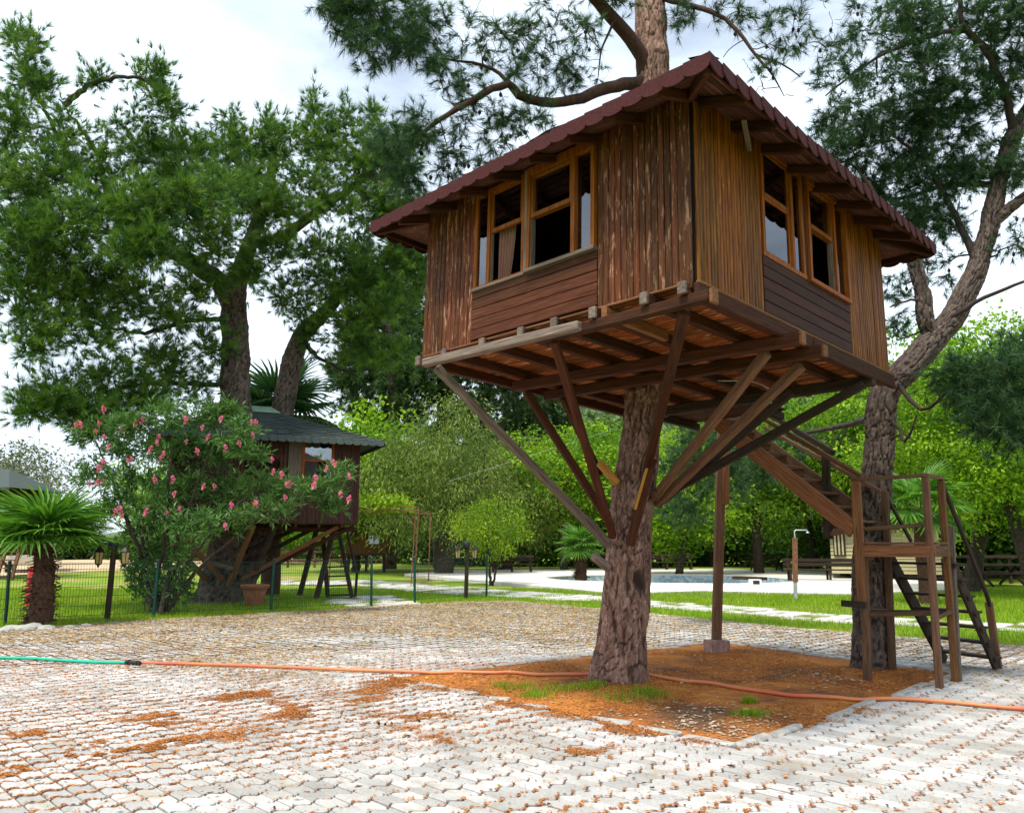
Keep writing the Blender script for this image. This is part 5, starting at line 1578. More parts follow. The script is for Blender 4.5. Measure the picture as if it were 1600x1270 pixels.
# floor frame, braces, posts
for x0 in np.arange(.1, W2, .62): beam('joist', s2(x0, -.05, -.06), s2(x0, D2, -.06), .07, .1, M['beam'], h2)
beam('bearer', s2(-.05, .35, -.15), s2(W2 + .05, .35, -.15), .1, .1, M['beam'], h2); beam('bearer', s2(-.05, 2.2, -.15), s2(W2 + .05, 2.2, -.15), .1, .1, M['beam'], h2)
mb = MB(); mb.box((0, 0, -.012), (W2, D2, -.002)); place('floor_boards', mb.mesh('floor_boards', M['beam']), h2, S2)
for t, bt, mt in [((553, 822, 22.7), (392, 900, 22.3), 'beam'), ((530, 822, 22.6), (378, 905, 22.2), 'warm_timber'), ((500, 820, 23.4), (385, 880, 22.5), 'dark_wood'), ((478, 818, 23.6), (386, 862, 22.6), 'dark_wood'), ((432, 818, 22.0), (400, 890, 22.1), 'dark_wood'), ((396, 820, 21.5), (357, 914, 21.9), 'warm_timber'), ((285, 838, 21.2), (348, 905, 22), 'warm_timber'), ((270, 850, 21), (322, 905, 22), 'warm_timber')]:
    beam('brace', P(*t), P(*bt), .12, .11, M[mt], h2)
beam('cross_tie', P(318, 875, 21.9), P(364, 888, 21.7), .16, .10, M['weathered'], h2)
for px, pt, Yb in [(468, 930, 24.4), (494, 935, 23.4)]:
    b0 = G(px, pt); beam('post', b0, [b0[0] + .45, b0[1], Z2 - .1], .15, .14, M['dark_wood'], h2)
# its ladder
ld = thing('ladder', tuple(G(532, 933)), 'dark wooden ladder with handrail leading up to the small tree house', 'ladder')
a0, a1 = G(512, 934), P(505, 836, 24.2); b0, b1 = G(550, 933), P(530, 834, 24.4)
beam('side_rail', a0, a1, .08, .12, M['dark_wood'], ld); beam('side_rail', b0, b1, .08, .12, M['dark_wood'], ld)
for i in range(7): beam('rung', lerp(a0, a1, (i + .3) / 6.8), lerp(b0, b1, (i + .3) / 6.8), .12, .045, M['dark_wood'], ld)
beam('handrail', P(542, 828, 24.6), P(558, 896, 23.9), .06, .06, M['dark_wood'], ld); beam('handrail_post', P(558, 893, 23.9), G(555, 932), .08, .07, M['dark_wood'], ld)
# flower pot
pt_ = G(397, 945); pot = thing('flower_pot', tuple(pt_), 'large terracotta pot at the foot of the small house pine', 'pot')
mb = MB(); mb.lathe([(.20, 0), (.22, .02), (.30, .38), (.31, .42), (.355, .43), (.36, .52), (.33, .53), (.31, .50), (.0, .46)], 24)
place('pot_body', mb.mesh('pot_body', M['terracotta'], True), pot, Matrix.Translation(Vector(pt_)))
mb = MB(); mb.lathe([(.36, .47), (.375, .48), (.375, .51), (.36, .52)], 24); place('rim', mb.mesh('rim', M['terracotta'], True), pot, Matrix.Translation(Vector(pt_)))

# ================================================================ FENCE, LAMPS, HOSE
def fence(label, pts, panels, hgt=1.22):
    t = thing('mesh_fence', tuple(G(*pts[0])), label, 'fence')
    g = [G(*p) for p in pts]
    for p in g:
        mb = MB(); mb.tube([[0, 0, -.05], [0, 0, hgt]], .033, 8, True); Mx = Matrix.Translation(Vector(p)) @ Matrix.Rotation(random.gauss(0, .012), 4, 'Y')
        o_ = place('post', mb.mesh('post', M['green_metal'], True), t, Mx)
        mb = MB(); mb.lathe([(.0, hgt + .03), (.036, hgt + .02), (.037, hgt - .02)], 8); place('post_cap', mb.mesh('post_cap', M['green_metal'], True), o_, Mx)
    for i, j in panels:
        a, b = g[i], g[j]; d = b - a; ln = np.linalg.norm(d); d = d / ln; mb = MB()
        for q in range(int(ln / .055)): mb.bar(a + d * (q + .5) * .055 + [0, 0, .06], a + d * (q + .5) * .055 + [0, 0, hgt - .04], .0046, .0046, (0, 1, 0))
        for z in (.08, .28, .48, .68, .88, 1.05, hgt - .06): mb.bar(a + d * .04 + [0, 0, z], b - d * .04 + [0, 0, z], .008, .008)
        place('wire_panel', mb.mesh('wire_panel', M['wire']), t)
    return t


fence('green wire mesh fence running from the left edge past the oleander', [(-190, 986), (8, 973), (240, 962), (423, 955), (580, 946)], [(0, 1), (1, 2), (2, 3), (3, 4)])
fence('short green wire mesh fence panel beside the path, behind the lawn strip', [(648, 941), (760, 932)], [(0, 1)])


def lamp(px, py, Hh, label, yaw=0.2, sc=1.0):
    b0 = G(px, py); t = thing('garden_lamp', tuple(b0), label, 'lamp', 'twin lantern garden lamps')
    Mx = Matrix.Translation(Vector(b0)) @ Matrix.Rotation(yaw, 4, 'Z')
    mb = MB(); mb.box((-.045, -.045, -.02), (.045, .045, Hh - .1)); place('lamp_post', mb.mesh('lamp_post', M['dark_wood']), t, Mx @ Matrix.Rotation(.02, 4, 'Y'))
    mb = MB(); mb.lathe([(.09, Hh - .16), (.11, Hh - .08), (.10, Hh), (.03, Hh + .05), (0, Hh + .06)], 10)
    for sx in (-1, 1):
        mb.tube([[0, 0, Hh - .04], [sx * .14, 0, Hh - .02], [sx * .25, 0, Hh - .06], [sx * .27, 0, Hh - .12]], .018, 6)
    place('bracket', mb.mesh('bracket', M['iron'], True), t, Mx)
    for sx in (-1, 1):
        c_ = (sx * .27, 0, Hh - .46)
        mb = MB(); mb.lathe([(.062, .0), (.095, .26)], 6, c_); l_ = place('lantern_glass', mb.mesh('lantern_glass', M['lamp_glass']), t, Mx)
        mb = MB(); mb.lathe([(.0, -.08), (.02, -.06), (.03, -.02), (.07, .0), (.07, .012)], 6, c_); mb.lathe([(.12, .25), (.115, .27), (.05, .34), (.02, .36), (0, .37)], 6, c_)
        for q in range(6):
            a_ = q * math.pi / 3; mb.bar([c_[0] + .064 * math.cos(a_), .064 * math.sin(a_), c_[2]], [c_[0] + .098 * math.cos(a_), .098 * math.sin(a_), c_[2] + .26], .012, .012)
        place('lantern_cage', mb.mesh('lantern_cage', M['iron']), l_, Mx)
    return t


lamp(167, 968, 1.62, 'twin lantern lamp post between the small fan palm and the oleander', .1)
lamp(728, 934, 1.60, 'twin lantern lamp post in front of the citrus tree', .5)

hz = .026


def hose(name, pts, mat, label, r=.021):
    p = catmull([G(px, py, .03) + np.array([0, 0, 0]) for px, py in pts], .12)
    for q in p:
        if inside(BED, np.array([q[0]]), np.array([q[1]]))[0]: q[2] = bed_z(q[0], q[1]) + .022
        else: q[2] = .023
    mb = MB(); mb.tube(p, r, 8, True); o_ = place(name, mb.mesh(name, mat, True)); return tag(o_, label, 'hose')


hose('garden_hose', [(-600, 1015), (-300, 1020), (-140, 1024), (-40, 1026), (40, 1027), (90, 1030), (150, 1033), (200, 1034)], M['hose_green'], 'green garden hose lying on the paving at the left')
hose('garden_hose', [(212, 1034), (300, 1036), (420, 1040), (540, 1045), (640, 1048), (740, 1051), (840, 1055), (920, 1058), (1010, 1063), (1090, 1068), (1128, 1072), (1200, 1081), (1260, 1087), (1330, 1091), (1400, 1090), (1480, 1095), (1540, 1101), (1620, 1107), (1720, 1110), (1880, 1108), (2150, 1100)], M['hose_orange'], 'faded orange hose crossing the paving and the earth bed')
cpl = thing('hose_coupling', tuple(G(206, 1035)), 'black coupling joining the green hose to the orange hose', 'coupling')
c0, c1 = G(197, 1034, .03), G(219, 1036, .03); mb = MB(); mb.tube([c0, lerp(c0, c1, .3), lerp(c0, c1, .32), lerp(c0, c1, .6), lerp(c0, c1, .62), c1], [.028, .028, .034, .034, .028, .026], 10, True)
place('sleeve', mb.mesh('sleeve', M['black'], True), cpl)
for f_ in (.2, .8):
    mb = MB(); mb.tube([lerp(c0, c1, f_ - .05), lerp(c0, c1, f_ + .05)], .037, 10, True); place('clamp', mb.mesh('clamp', M['iron'], True), cpl)

# ================================================================ PALMS
def frond_mesh(R, seg=26, mat=None, seed=0, arc=4.3, droop=.35):
    rg = np.random.default_rng(seed); vs, fs, n_ = [], [], 0
    for i in range(seg):
        a = -arc / 2 + arc * (i + .5) / seg; L = R * (1 - .22 * (abs(a) / (arc / 2)) ** 2) * rg.uniform(.93, 1.05); w = R * .036
        d = np.array([math.cos(a), math.sin(a), 0]); s = np.array([-d[1], d[0], 0]); up = np.array([0, 0, 1])
        row = []
        for q, (t, ww) in enumerate(((.04, .3), (.3, 1.0), (.62, .8), (.86, .4), (1.0, .03))):
            c = d * L * t - up * droop * R * max(0, t - .45) ** 1.6 * rg.uniform(.8, 1.3)
            row += [c - s * w * ww, c - up * w * ww * .7, c + s * w * ww]
        vs.append(np.array(row))
        for q in range(4):
            b_ = n_ + q * 3; fs += [[b_, b_ + 1, b_ + 4, b_ + 3], [b_ + 1, b_ + 2, b_ + 5, b_ + 4]]
        n_ += 15
    return mesh_np('frond', np.concatenate(vs), np.array(fs), mat)


def palm(label, base, th_, R, n_f, mat, trunk_r, seed, petiole=.5, fibre=True, low=-.5):
    t = thing('fan_palm', tuple(base), label, 'palm'); rg = np.random.default_rng(seed)
    B = Matrix.Translation(Vector(base))
    mb = MB(); zz = np.linspace(-.03, th_, 14); rr = trunk_r * (1.25 - .5 * zz / th_) * (1 + .08 * np.sin(zz * 30)); mb.tube(np.c_[.03 * np.sin(zz * 3), np.zeros(14), zz], rr, 14)
    tr = place('trunk', mb.mesh('trunk', M['fibre'], True), t, B)
    if fibre:                                           # cut leaf bases round the trunk
        mb = MB()
        for i in range(int(150 * th_ / .9)):
            z = rg.uniform(.02, th_ * .98); a = rg.uniform(0, 6.28); r0 = trunk_r * (1.25 - .5 * z / th_) * .9
            d = np.array([math.cos(a), math.sin(a), 0]); p0 = d * r0 + [0, 0, z]; p1_ = d * (r0 + rg.uniform(.06, .19) * trunk_r / .2) + [0, 0, z + rg.uniform(-.10, .06)]
            mb.bar(p0, p1_, rg.uniform(.03, .06) * trunk_r / .2, .014, (0, 0, 1))
        place('leaf_bases', mb.mesh('leaf_bases', M['fibre']), tr, B)['kind'] = 'stuff'
    fm = [frond_mesh(R, 26, mat, seed + q, 4.4, .4 + .15 * q) for q in range(3)]
    for i in range(n_f):
        az = i * 2.4 + rg.uniform(-.2, .2); el = 1.25 - (1.25 - low) * ((i + .5) / n_f) ** 1.1
        d = np.array([math.cos(az) * math.cos(el), math.sin(az) * math.cos(el), math.sin(el)]); c0_ = np.array([0, 0, th_ - .05]); pl_ = petiole * rg.uniform(.85, 1.15)
        c1_ = c0_ + d * pl_
        x_ = nrm(d + np.array([0, 0, -.25])); y_ = nrm(np.cross([0, 0, 1], x_)); z_ = np.cross(x_, y_)
        Mx = Matrix(((x_[0], y_[0], z_[0], c1_[0]), (x_[1], y_[1], z_[1], c1_[1]), (x_[2], y_[2], z_[2], c1_[2]), (0, 0, 0, 1)))
        fo = place('frond', fm[i % 3], t, B @ Mx)
        mb = MB(); mb.tube([c0_, lerp(c0_, c1_, .5) + [0, 0, .02], c1_ + (c1_ - c0_) * .06], [.018 * R, .014 * R, .010 * R], 5); place('petiole', mb.mesh('petiole', mat, True), fo, B)
    return t


palm('small fan palm with shaggy brown trunk at the left edge beside the fence', G(60, 975), 1.70, .98, 26, M['palm'], .20, 61, .48, low=.0)
palm('small fan palm beyond the pool, left of the main trunk', gp(905, 36.5), 1.5, .85, 18, M['palm'], .22, 62, .5)
palm('tall dark fan palm behind the green roof', gp(430, 25.5), 5.6, 1.5, 16, M['palm_dark'], .26, 63, 1.0, False, -.2)
palm('fan palm half hidden behind the staircase railing', gp(1432, 22), 2.6, .9, 16, M['palm'], .2, 64, .7, False)

# ================================================================ OLEANDER
OY = 18.9
ol = thing('oleander_bush', tuple(G(245, 960)), 'tall oleander bush with pink blossoms in front of the small tree house', 'bush')
sk = Skel(71); ob = G(245, 958)
for tgt in [(150, 690), (190, 720), (270, 700), (330, 700), (400, 760), (470, 770), (220, 800), (320, 820), (180, 780)]:
    e_ = P(*tgt, OY + random.uniform(-.7, .7)); sk.limb([ob + rng.normal(0, .12, 3) * [1, 1, 0], lerp(ob, e_, .3) + [0, 0, .25], lerp(ob, e_, .65) + [0, 0, .2], e_], .055, .015, 6, wob=.05)
OC = [(150, 670, 35, 22), (125, 680, 20, 18), (200, 660, 40, 22), (260, 650, 50, 25), (320, 650, 45, 25), (350, 640, 25, 18), (370, 680, 40, 25), (190, 700, 50, 25), (260, 700, 60, 30), (330, 710, 55, 30), (390, 705, 30, 25), (150, 740, 35, 25), (210, 750, 55, 30), (280, 760, 60, 32), (350, 765, 55, 30), (410, 760, 45, 25), (460, 765, 45, 22), (505, 760, 40, 25), (530, 740, 22, 22), (515, 790, 30, 16), (170, 790, 35, 25), (240, 800, 45, 28), (300, 815, 50, 25), (360, 810, 45, 22), (420, 795, 40, 15), (220, 830, 40, 25), (225, 920, 26, 32), (255, 915, 35, 38), (285, 920, 20, 30), (240, 870, 35, 25), (285, 870, 25, 25), (205, 890, 14, 20)]
for (px, py, rx, ry) in OC:
    Yc = OY + random.uniform(-.8, .8); sc = Yc / FPX
    sk.cluster(P(px, py, Yc), (rx * sc, (rx + ry) * .45 * sc, ry * sc), int(10 + rx * ry / 55), tuft_step=.09, frac=.3, tilt=.4)
tp, td = sk.tufts(1, .10); per = 7
D = np.repeat(td, per, 0); C = np.repeat(tp, per, 0) + rng.normal(0, .03, (len(tp) * per, 3)); D = D / np.linalg.norm(D, axis=1)[:, None] + rng.normal(0, .65, D.shape)
v, f = leaves(C, D, .165, .20)
place('foliage', mesh_np('foliage', v, f, M['leaf_oleander']), ol)['kind'] = 'stuff'
place('stems', sk.mb.mesh('stems', M['bark_plain'], True), ol)
pp, dd = [], []
for b_ in range(6):
    c = rng.normal(0, .045, 3)
    nn = nrm(rng.normal(0, .6, 3) + [0, -.6, .5]); t1 = nrm(np.cross(nn, [1, 0, .2])); t2 = np.cross(nn, t1)
    for q in range(5):
        a_ = q * 2 * math.pi / 5; pp.append(c); dd.append(t1 * math.cos(a_) + t2 * math.sin(a_) + nn * .35)
v, f = leaves(np.array(pp), np.array(dd), .045, .85, jit=.15)
bl = mesh_np('blossom', v, f, M['petal'])
BLS = [(162, 640), (155, 662), (118, 665), (125, 663), (150, 674), (212, 661), (222, 657), (163, 683), (170, 698), (190, 672), (290, 656), (248, 683), (235, 702), (245, 692), (200, 720), (205, 717), (160, 723), (154, 732), (160, 752), (140, 757), (152, 753), (242, 750), (270, 749), (272, 772), (280, 795), (260, 803), (228, 800), (188, 795), (190, 807), (250, 717), (255, 710), (308, 705), (325, 683), (393, 660), (400, 660), (374, 693), (395, 679), (352, 700), (361, 790), (398, 788), (427, 737), (425, 718), (453, 756), (447, 757), (490, 758), (492, 760), (524, 726), (545, 743), (532, 772), (545, 780), (446, 778), (352, 822), (362, 789), (400, 787), (318, 760), (335, 760), (440, 742), (510, 732), (520, 722), (493, 808 - 60), (291, 690), (180, 800), (316, 668), (345, 655)]
for (px, py) in BLS:
    place('blossom', bl, ol, Matrix.Translation(Vector(P(px, py, OY - .75 + random.uniform(-.2, .2)))) @ Matrix.Rotation(random.uniform(0, 6), 4, 'Z') @ Matrix.Scale(random.uniform(.8, 1.25), 4))

# ================================================================ THINGS FARTHER OFF
def far_cabin(name, label, px0, px1, Yd, floor, wall_h, roof_h, depth, mat, roofm, slope_over=.5, boards=.22, stilts=True, cat='cabin', yaw=0.0):
    a = gp(px0, Yd); b = gp(px1, Yd); wd = float(b[0] - a[0]); B = Matrix.Translation((a[0], a[1], 0)) @ Matrix.Rotation(yaw, 4, 'Z')
    t = thing(name, (a[0], a[1], 0), label, cat)
    mb = MB(); rows = int(wall_h / boards)
    for i in range(rows):
        z0 = floor + i * wall_h / rows; z1 = floor + (i + 1) * wall_h / rows - .015
        mb.add([[0, 0, z0], [wd, 0, z0], [wd, .03, z1], [0, .03, z1]], [[0, 1, 2, 3]]); mb.add([[wd, 0, z0], [wd, depth, z0], [wd - .03, depth, z1], [wd - .03, 0.03, z1]], [[0, 1, 2, 3]])
        mb.add([[0, depth, z0], [0, 0, z0], [.03, .03, z1], [.03, depth, z1]], [[0, 1, 2, 3]])
    mb.box((.05, .05, floor), (wd - .05, depth, floor + wall_h)); w_ = place('wall', mb.mesh('wall', mat), t, B)
    so = slope_over; zt = floor + wall_h; mb = MB(); c1 = [wd / 2 - wd * .12, depth / 2, zt + roof_h]; c2 = [wd / 2 + wd * .12, depth / 2, zt + roof_h]
    e = [[-so, -so, zt - .1], [wd + so, -so, zt - .1], [wd + so, depth + so, zt - .1], [-so, depth + so, zt - .1]]
    mb.add(e + [c1, c2], [[0, 1, 5, 4], [2, 3, 4, 5]]); mb.add(e + [c1, c2], [[1, 2, 5], [3, 0, 4]])
    mb.box((-so, -so, zt - .22), (wd + so, -so + .05, zt - .1)); place('roof', mb.mesh('roof', roofm), t, B)
    return t, B, wd


cab, B, wd = far_cabin('wooden_cabin', 'distant orange brown cabin on stilts behind the pergola', 545, 606, 44, 1.0, 1.35, .7, 3.0, M['cabin'], M['dark_wood'])
mb = MB(); mb.box((wd * .55, -.06, 1.45), (wd * .85, .02, 2.0)); w_ = place('window', mb.mesh('window', M['weathered']), cab, B)
mb = MB(); mb.box((wd * .58, -.075, 1.5), (wd * .69, -.062, 1.95)); mb.box((wd * .71, -.075, 1.5), (wd * .82, -.062, 1.95)); place('pane', mb.mesh('pane', M['glass']), w_, B)
for x0 in (.1, wd * .5, wd - .1): beam('stilt', np.array(B @ Vector((x0, .2, 0))), np.array(B @ Vector((x0, .2, 1.0))), .14, .14, M['dark_wood'], cab)
beam('deck_edge', np.array(B @ Vector((0, -.6, .95))), np.array(B @ Vector((wd + 1.2, -.6, .95))), .1, .12, M['dark_wood'], cab)
cc_, B, wd = far_cabin('cream_cabin', 'pale yellow clapboard cabin with striped shutters behind the right pine', 1290, 1440, 36, .25, 2.1, .8, 3.5, M['cream'], M['dark_wood'], .3, .16, yaw=-.37)
mb = MB(); mb.box((.12, -.05, 1.0), (.62, -.005, 2.0)); w_ = place('window', mb.mesh('window', M['dark_wood']), cc_, B)
for q in range(3): mb = MB(); mb.box((.17 + q * .15, -.07, 1.05), (.24 + q * .15, -.052, 1.95)); place('shutter_stripe', mb.mesh('shutter_stripe', M['cream']), w_, B)
gc, B, wd = far_cabin('grey_roof_cabin', 'cabin with grey roof and wooden steps cut off by the left edge', -80, 10, 36, 1.0, 3.1, .9, 3.5, M['house2'], M['roof_green'], .5, .2)
a0, a1 = gp(10, 35.5), P(22, 826, 35.8); a2, a3 = gp(34, 35.2), P(40, 826, 35.6)
st = thing('wooden_steps', tuple(a0), 'narrow wooden steps in front of the grey roofed cabin', 'steps')
beam('side_rail', a0, a1, .1, .14, M['stair'], st); beam('side_rail', a2, a3, .1, .14, M['stair'], st)
for i in range(6): beam('tread', lerp(a0, a1, (i + .5) / 6.3), lerp(a2, a3, (i + .5) / 6.3), .16, .05, M['stair'], st)

# white bus behind the palm
vb = gp(62, 46); bus = thing('parked_bus', (vb[0], vb[1], 0), 'white bus parked on the sandy track behind the left palm', 'bus')
B = Matrix.Translation((vb[0], vb[1], 0)) @ Matrix.Rotation(math.radians(-62), 4, 'Z')
bm = bmesh.new(); prof = [(-3.4, .45), (3.0, .45), (3.25, .8), (3.2, 1.5), (2.75, 2.7), (2.4, 2.9), (-3.3, 2.9), (-3.45, 2.5)]
f_ = bm.faces.new([bm.verts.new((x_, -1.05, z_)) for x_, z_ in prof]); r_ = bmesh.ops.extrude_face_region(bm, geom=[f_])
for q in r_['geom']:
    if isinstance(q, bmesh.types.BMVert): q.co.y += 2.1
bmesh.ops.recalc_face_normals(bm, faces=bm.faces[:]); bmesh.ops.bevel(bm, geom=bm.edges[:], offset=.09, segments=2, affect='EDGES')
me = bpy.data.meshes.new('body'); bm.to_mesh(me); bm.free(); me.materials.append(M['white_paint']); place('body', me, bus, B)
M['dark_glass'] = plain('bus_glass', (.02, .025, .03), .08, spec=.6)
for q in range(5):
    for sy in (-1, 1):
        mb = MB(); mb.box((-3.0 + q * 1.08, sy * 1.055 - .008, 1.55), (-2.05 + q * 1.08, sy * 1.055 + .008, 2.45)); place('side_window', mb.mesh('side_window', M['dark_glass']), bus, B)
mb = MB(); mb.add([[3.24, -.9, 1.5], [3.24, .9, 1.5], [2.82, .85, 2.62], [2.82, -.85, 2.62]], [[0, 1, 2, 3]]); place('windscreen', mb.mesh('windscreen', M['dark_glass']), bus, B)
for x_ in (-2.2, 2.0):
    for sy in (-1, 1):
        mb = MB(); mb.tube([[x_, sy * .82, .45], [x_, sy * 1.07, .45]], .45, 18, True); w_ = place('wheel', mb.mesh('wheel', M['black'], False), bus, B)
        mb = MB(); mb.tube([[x_, sy * 1.05, .45], [x_, sy * 1.085, .45]], .24, 14, True); place('rim', mb.mesh('rim', M['galv']), w_, B)
for sy in (-.75, .75): mb = MB(); mb.lathe([(.0, 0), (.12, .0), (.12, .06)], 10); place('headlight', mb.mesh('headlight', M['galv']), bus, B @ Matrix.Translation((3.2, sy, .95)) @ Matrix.Rotation(math.pi / 2, 4, 'Y'))

# red drum behind the palm
rd = G(60, 946); dr = thing('red_drum', tuple(rd), 'red drum standing behind the trunk of the left palm', 'drum')
mb = MB(); mb.lathe([(0, 0), (.31, 0), (.31, .28), (.325, .29), (.325, .31), (.31, .32), (.31, .58), (.325, .59), (.325, .61), (.31, .62), (.31, .95), (0, .95)], 20); place('shell', mb.mesh('shell', M['red_paint'], False), dr, Matrix.Translation(Vector(rd)))
mb = MB(); mb.lathe([(.305, .95), (.32, .94), (.32, .97), (.30, .97)], 20); place('rim', mb.mesh('rim', M['red_paint']), dr, Matrix.Translation(Vector(rd)))

# pergola with vine
pg = thing('pergola', tuple(gp(652, 31)), 'rusty metal pergola with a bright vine between small house and tamarisk', 'pergola')
b0 = gp(648, 31); t0 = P(652, 797, 31)
for dx in (-.06, .06):
    beam('post_angle', b0 + [dx, 0, 0], t0 + [dx, 0, 0], .035, .035, M['rust'], pg)
for i in range(12): beam('lattice', lerp(b0, t0, i / 12) + [(-.06 if i % 2 else .06), 0, 0], lerp(b0, t0, (i + 1) / 12) + [(.06 if i % 2 else -.06), 0, 0], .015, .015, M['rust'], pg)
e0 = P(520, 796, 31)
beam('top_rail', e0, t0, .04, .04, M['rust'], pg); beam('top_rail', e0 + [0, 0, .14], t0 + [0, 0, .14], .03, .03, M['rust'], pg)
beam('knee_brace', P(632, 800, 31), P(651, 826, 31), .03, .03, M['rust'], pg); beam('top_rail', t0, t0 + [.1, 4, 0], .04, .04, M['rust'], pg); beam('top_rail', e0 + [0, 4, 0], t0 + [.1, 4, 0], .04, .04, M['rust'], pg)
for dx in (0, ): beam('post_angle', gp(520, 31), e0, .05, .05, M['rust'], pg)
beam('post_angle', gp(652, 31) + [0.1, 4, 0], t0 + [.1, 4, 0], .05, .05, M['rust'], pg)
k_ = 2600; cc_v = np.stack([rng.uniform(e0[0], t0[0] - .6, k_), 31 + rng.uniform(-.2, 4, k_), t0[2] + .12 + np.abs(rng.normal(0, .20, k_))], 1)
v, f = leaves(cc_v, rng.normal(size=(k_, 3)), .17, .8); place('vine', mesh_np('vine', v, f, M['leaf_citrus'], attrs={'tone': np.repeat(rng.random(k_), 4)}), pg)['kind'] = 'stuff'

# shower pole by the pool
s0 = G(1243, 936); sh = thing('garden_shower', tuple(s0), 'brown shower pole with a bent pipe on top beside the pool deck', 'shower')
tp_ = P(1242, 840, s0[1]); beam('pole', lerp(s0, tp_, .28), tp_, .12, .12, M['rust'], sh, (0, 1, 0)); beam('pole_foot', s0, lerp(s0, tp_, .28), .09, .09, M['galv'], sh, (0, 1, 0))
mb = MB(); mb.tube([tp_, tp_ + [0, 0, .19], tp_ + [.04, 0, .22], tp_ + [.35, 0, .22], tp_ + [.38, 0, .18]], .022, 6); place('pipe', mb.mesh('pipe', M['galv'], True), sh)
mb = MB(); mb.lathe([(.02, .04), (.06, 0), (.0, 0)], 10); place('shower_head', mb.mesh('shower_head', M['galv']), sh, Matrix.Translation(Vector(tp_ + [.38, 0, .14])))


def bench(px, Yd, ln, label, back=True, yaw=0.):
    b_ = gp(px, Yd); t = thing('wooden_bench', (b_[0], b_[1], 0), label, 'bench'); B = Matrix.Translation((b_[0], b_[1], 0)) @ Matrix.Rotation(yaw, 4, 'Z')
    q = lambda x_, y_, z_: np.array(B @ Vector((x_, y_, z_)))
    for y_ in (-.2, 0, .2): beam('seat_slat', q(-ln / 2, y_, .45), q(ln / 2, y_, .45), .17, .04, M['dark_wood'], t)
    for x_ in (-ln / 2 + .2, 0, ln / 2 - .2):
        beam('leg', q(x_, -.22, 0), q(x_, -.22, .43), .08, .08, M['dark_wood'], t); beam('leg', q(x_, .24, 0), q(x_, .30, .92 if back else .43), .08, .08, M['dark_wood'], t)
    if back:
        for z_ in (.66, .84): beam('back_slat', q(-ln / 2, .26, z_), q(ln / 2, .26, z_), .03, .14, M['dark_wood'], t)
    return t


bench(800, 43, 2.4, 'dark bench on the lawn below the citrus tree', yaw=.1)
bench(1037, 47, 3.2, 'long dark bench beyond the pool just right of the main trunk')
bench(1285, 34.5, 3.6, 'low dark bench in front of the cream cabin', yaw=-.12)


def picnic(px, Yd, label, yaw=0.):
    b_ = gp(px, Yd); t = thing('picnic_table', (b_[0], b_[1], 0), label, 'table'); B = Matrix.Translation((b_[0], b_[1], 0)) @ Matrix.Rotation(yaw, 4, 'Z'); q = lambda x_, y_, z_: np.array(B @ Vector((x_, y_, z_)))
    for y_ in (-.3, -.1, .1, .3): beam('top_plank', q(-1, y_, .75), q(1, y_, .75), .18, .05, M['dark_wood'], t)
    for y_ in (-.72, .72): beam('seat', q(-1, y_, .45), q(1, y_, .45), .25, .05, M['dark_wood'], t)
    for x_ in (-.7, .7):
        beam('leg', q(x_, -.62, 0), q(x_, .28, .73), .05, .09, M['dark_wood'], t); beam('leg', q(x_, .62, 0), q(x_, -.28, .73), .05, .09, M['dark_wood'], t); beam('seat_bearer', q(x_, -.8, .40), q(x_, .8, .40), .05, .09, M['dark_wood'], t)


picnic(1190, 45, 'dark picnic table beyond the pool, right of the thin post')
picnic(1540, 31, 'dark picnic table in front of the rail fence at the right', .2)
rf = thing('rail_fence', tuple(gp(1480, 33)), 'dark wooden rail fence beyond the lawn on the right', 'fence')
for i in range(8):
    x_ = gp(1470, 33) + np.array([i * 1.15, -.12 * i, 0]); beam('post', x_, x_ + [0, 0, 1.15], .11, .11, M['dark_wood'], rf)
    if i < 7:
        n2 = x_ + np.array([1.15, -.12, 0])
        for z_ in (.45, .75, 1.08): beam('rail', x_ + [0, -.06, z_], n2 + [0, -.06, z_], .05, .11, M['dark_wood'], rf)
lf = thing('rail_fence', tuple(gp(290, 52)), 'low rail fence along the sandy track behind the left lamp', 'fence')
for i in range(9):
    x_ = gp(290, 52) + np.array([i * 1.7, .1 * i, 0]); beam('post', x_, x_ + [0, 0, 1.1], .12, .12, M['stair'], lf)
    if i < 8:
        n2 = x_ + np.array([1.7, .1, 0])
        for z_ in (.5, 1.0): beam('rail', x_ + [0, -.07, z_], n2 + [0, -.07, z_], .05, .12, M['stair'], lf)
wr_ = P(865, 695, 22); wr2 = P(1000, 640, 30)
mb = MB(); mb.tube(catmull([P(700, 752, 14), P(850, 705, 16), P(965, 669, 18)], .5), .0022, 4); o = place('overhead_cable', mb.mesh('overhead_cable', M['galv'])); tag(o, 'thin pale cable slung towards the main trunk', 'cable')

# ================================================================ SMALL GROUND DETAIL
M['straw'] = leafmat('dry_straw', (.24, .14, .05), (.54, .36, .16), .1, .9)
# stones by the palm foot
for i, (px, py, r_) in enumerate([(18, 982, .16), (35, 983, .20), (52, 981, .18), (70, 982, .15), (8, 985, .14), (108, 979, .09), (135, 977, .08), (918, 1070, .075)]):
    bm = bmesh.new(); bmesh.ops.create_icosphere(bm, subdivisions=2, radius=1)
    for v_ in bm.verts: v_.co *= 1 + .16 * float(sines(np.array(v_.co) * 1.7 + i, 1.5, 40 + i))
    me = bpy.data.meshes.new('stone'); bm.to_mesh(me); bm.free(); me.materials.append(M['kerb'])
    g_ = G(px, py); o = place('stone', me, None, Matrix.Translation((g_[0], g_[1], .0)) @ Matrix.Diagonal((r_ * 1.2, r_, r_ * .5, 1)))
    if i == 7: tag(o, 'pale stone at the foot of the main trunk', 'stone')
    else: tag(o, 'pale rough stone on the paving edge by the left palm', 'stone', 'stones by the palm')
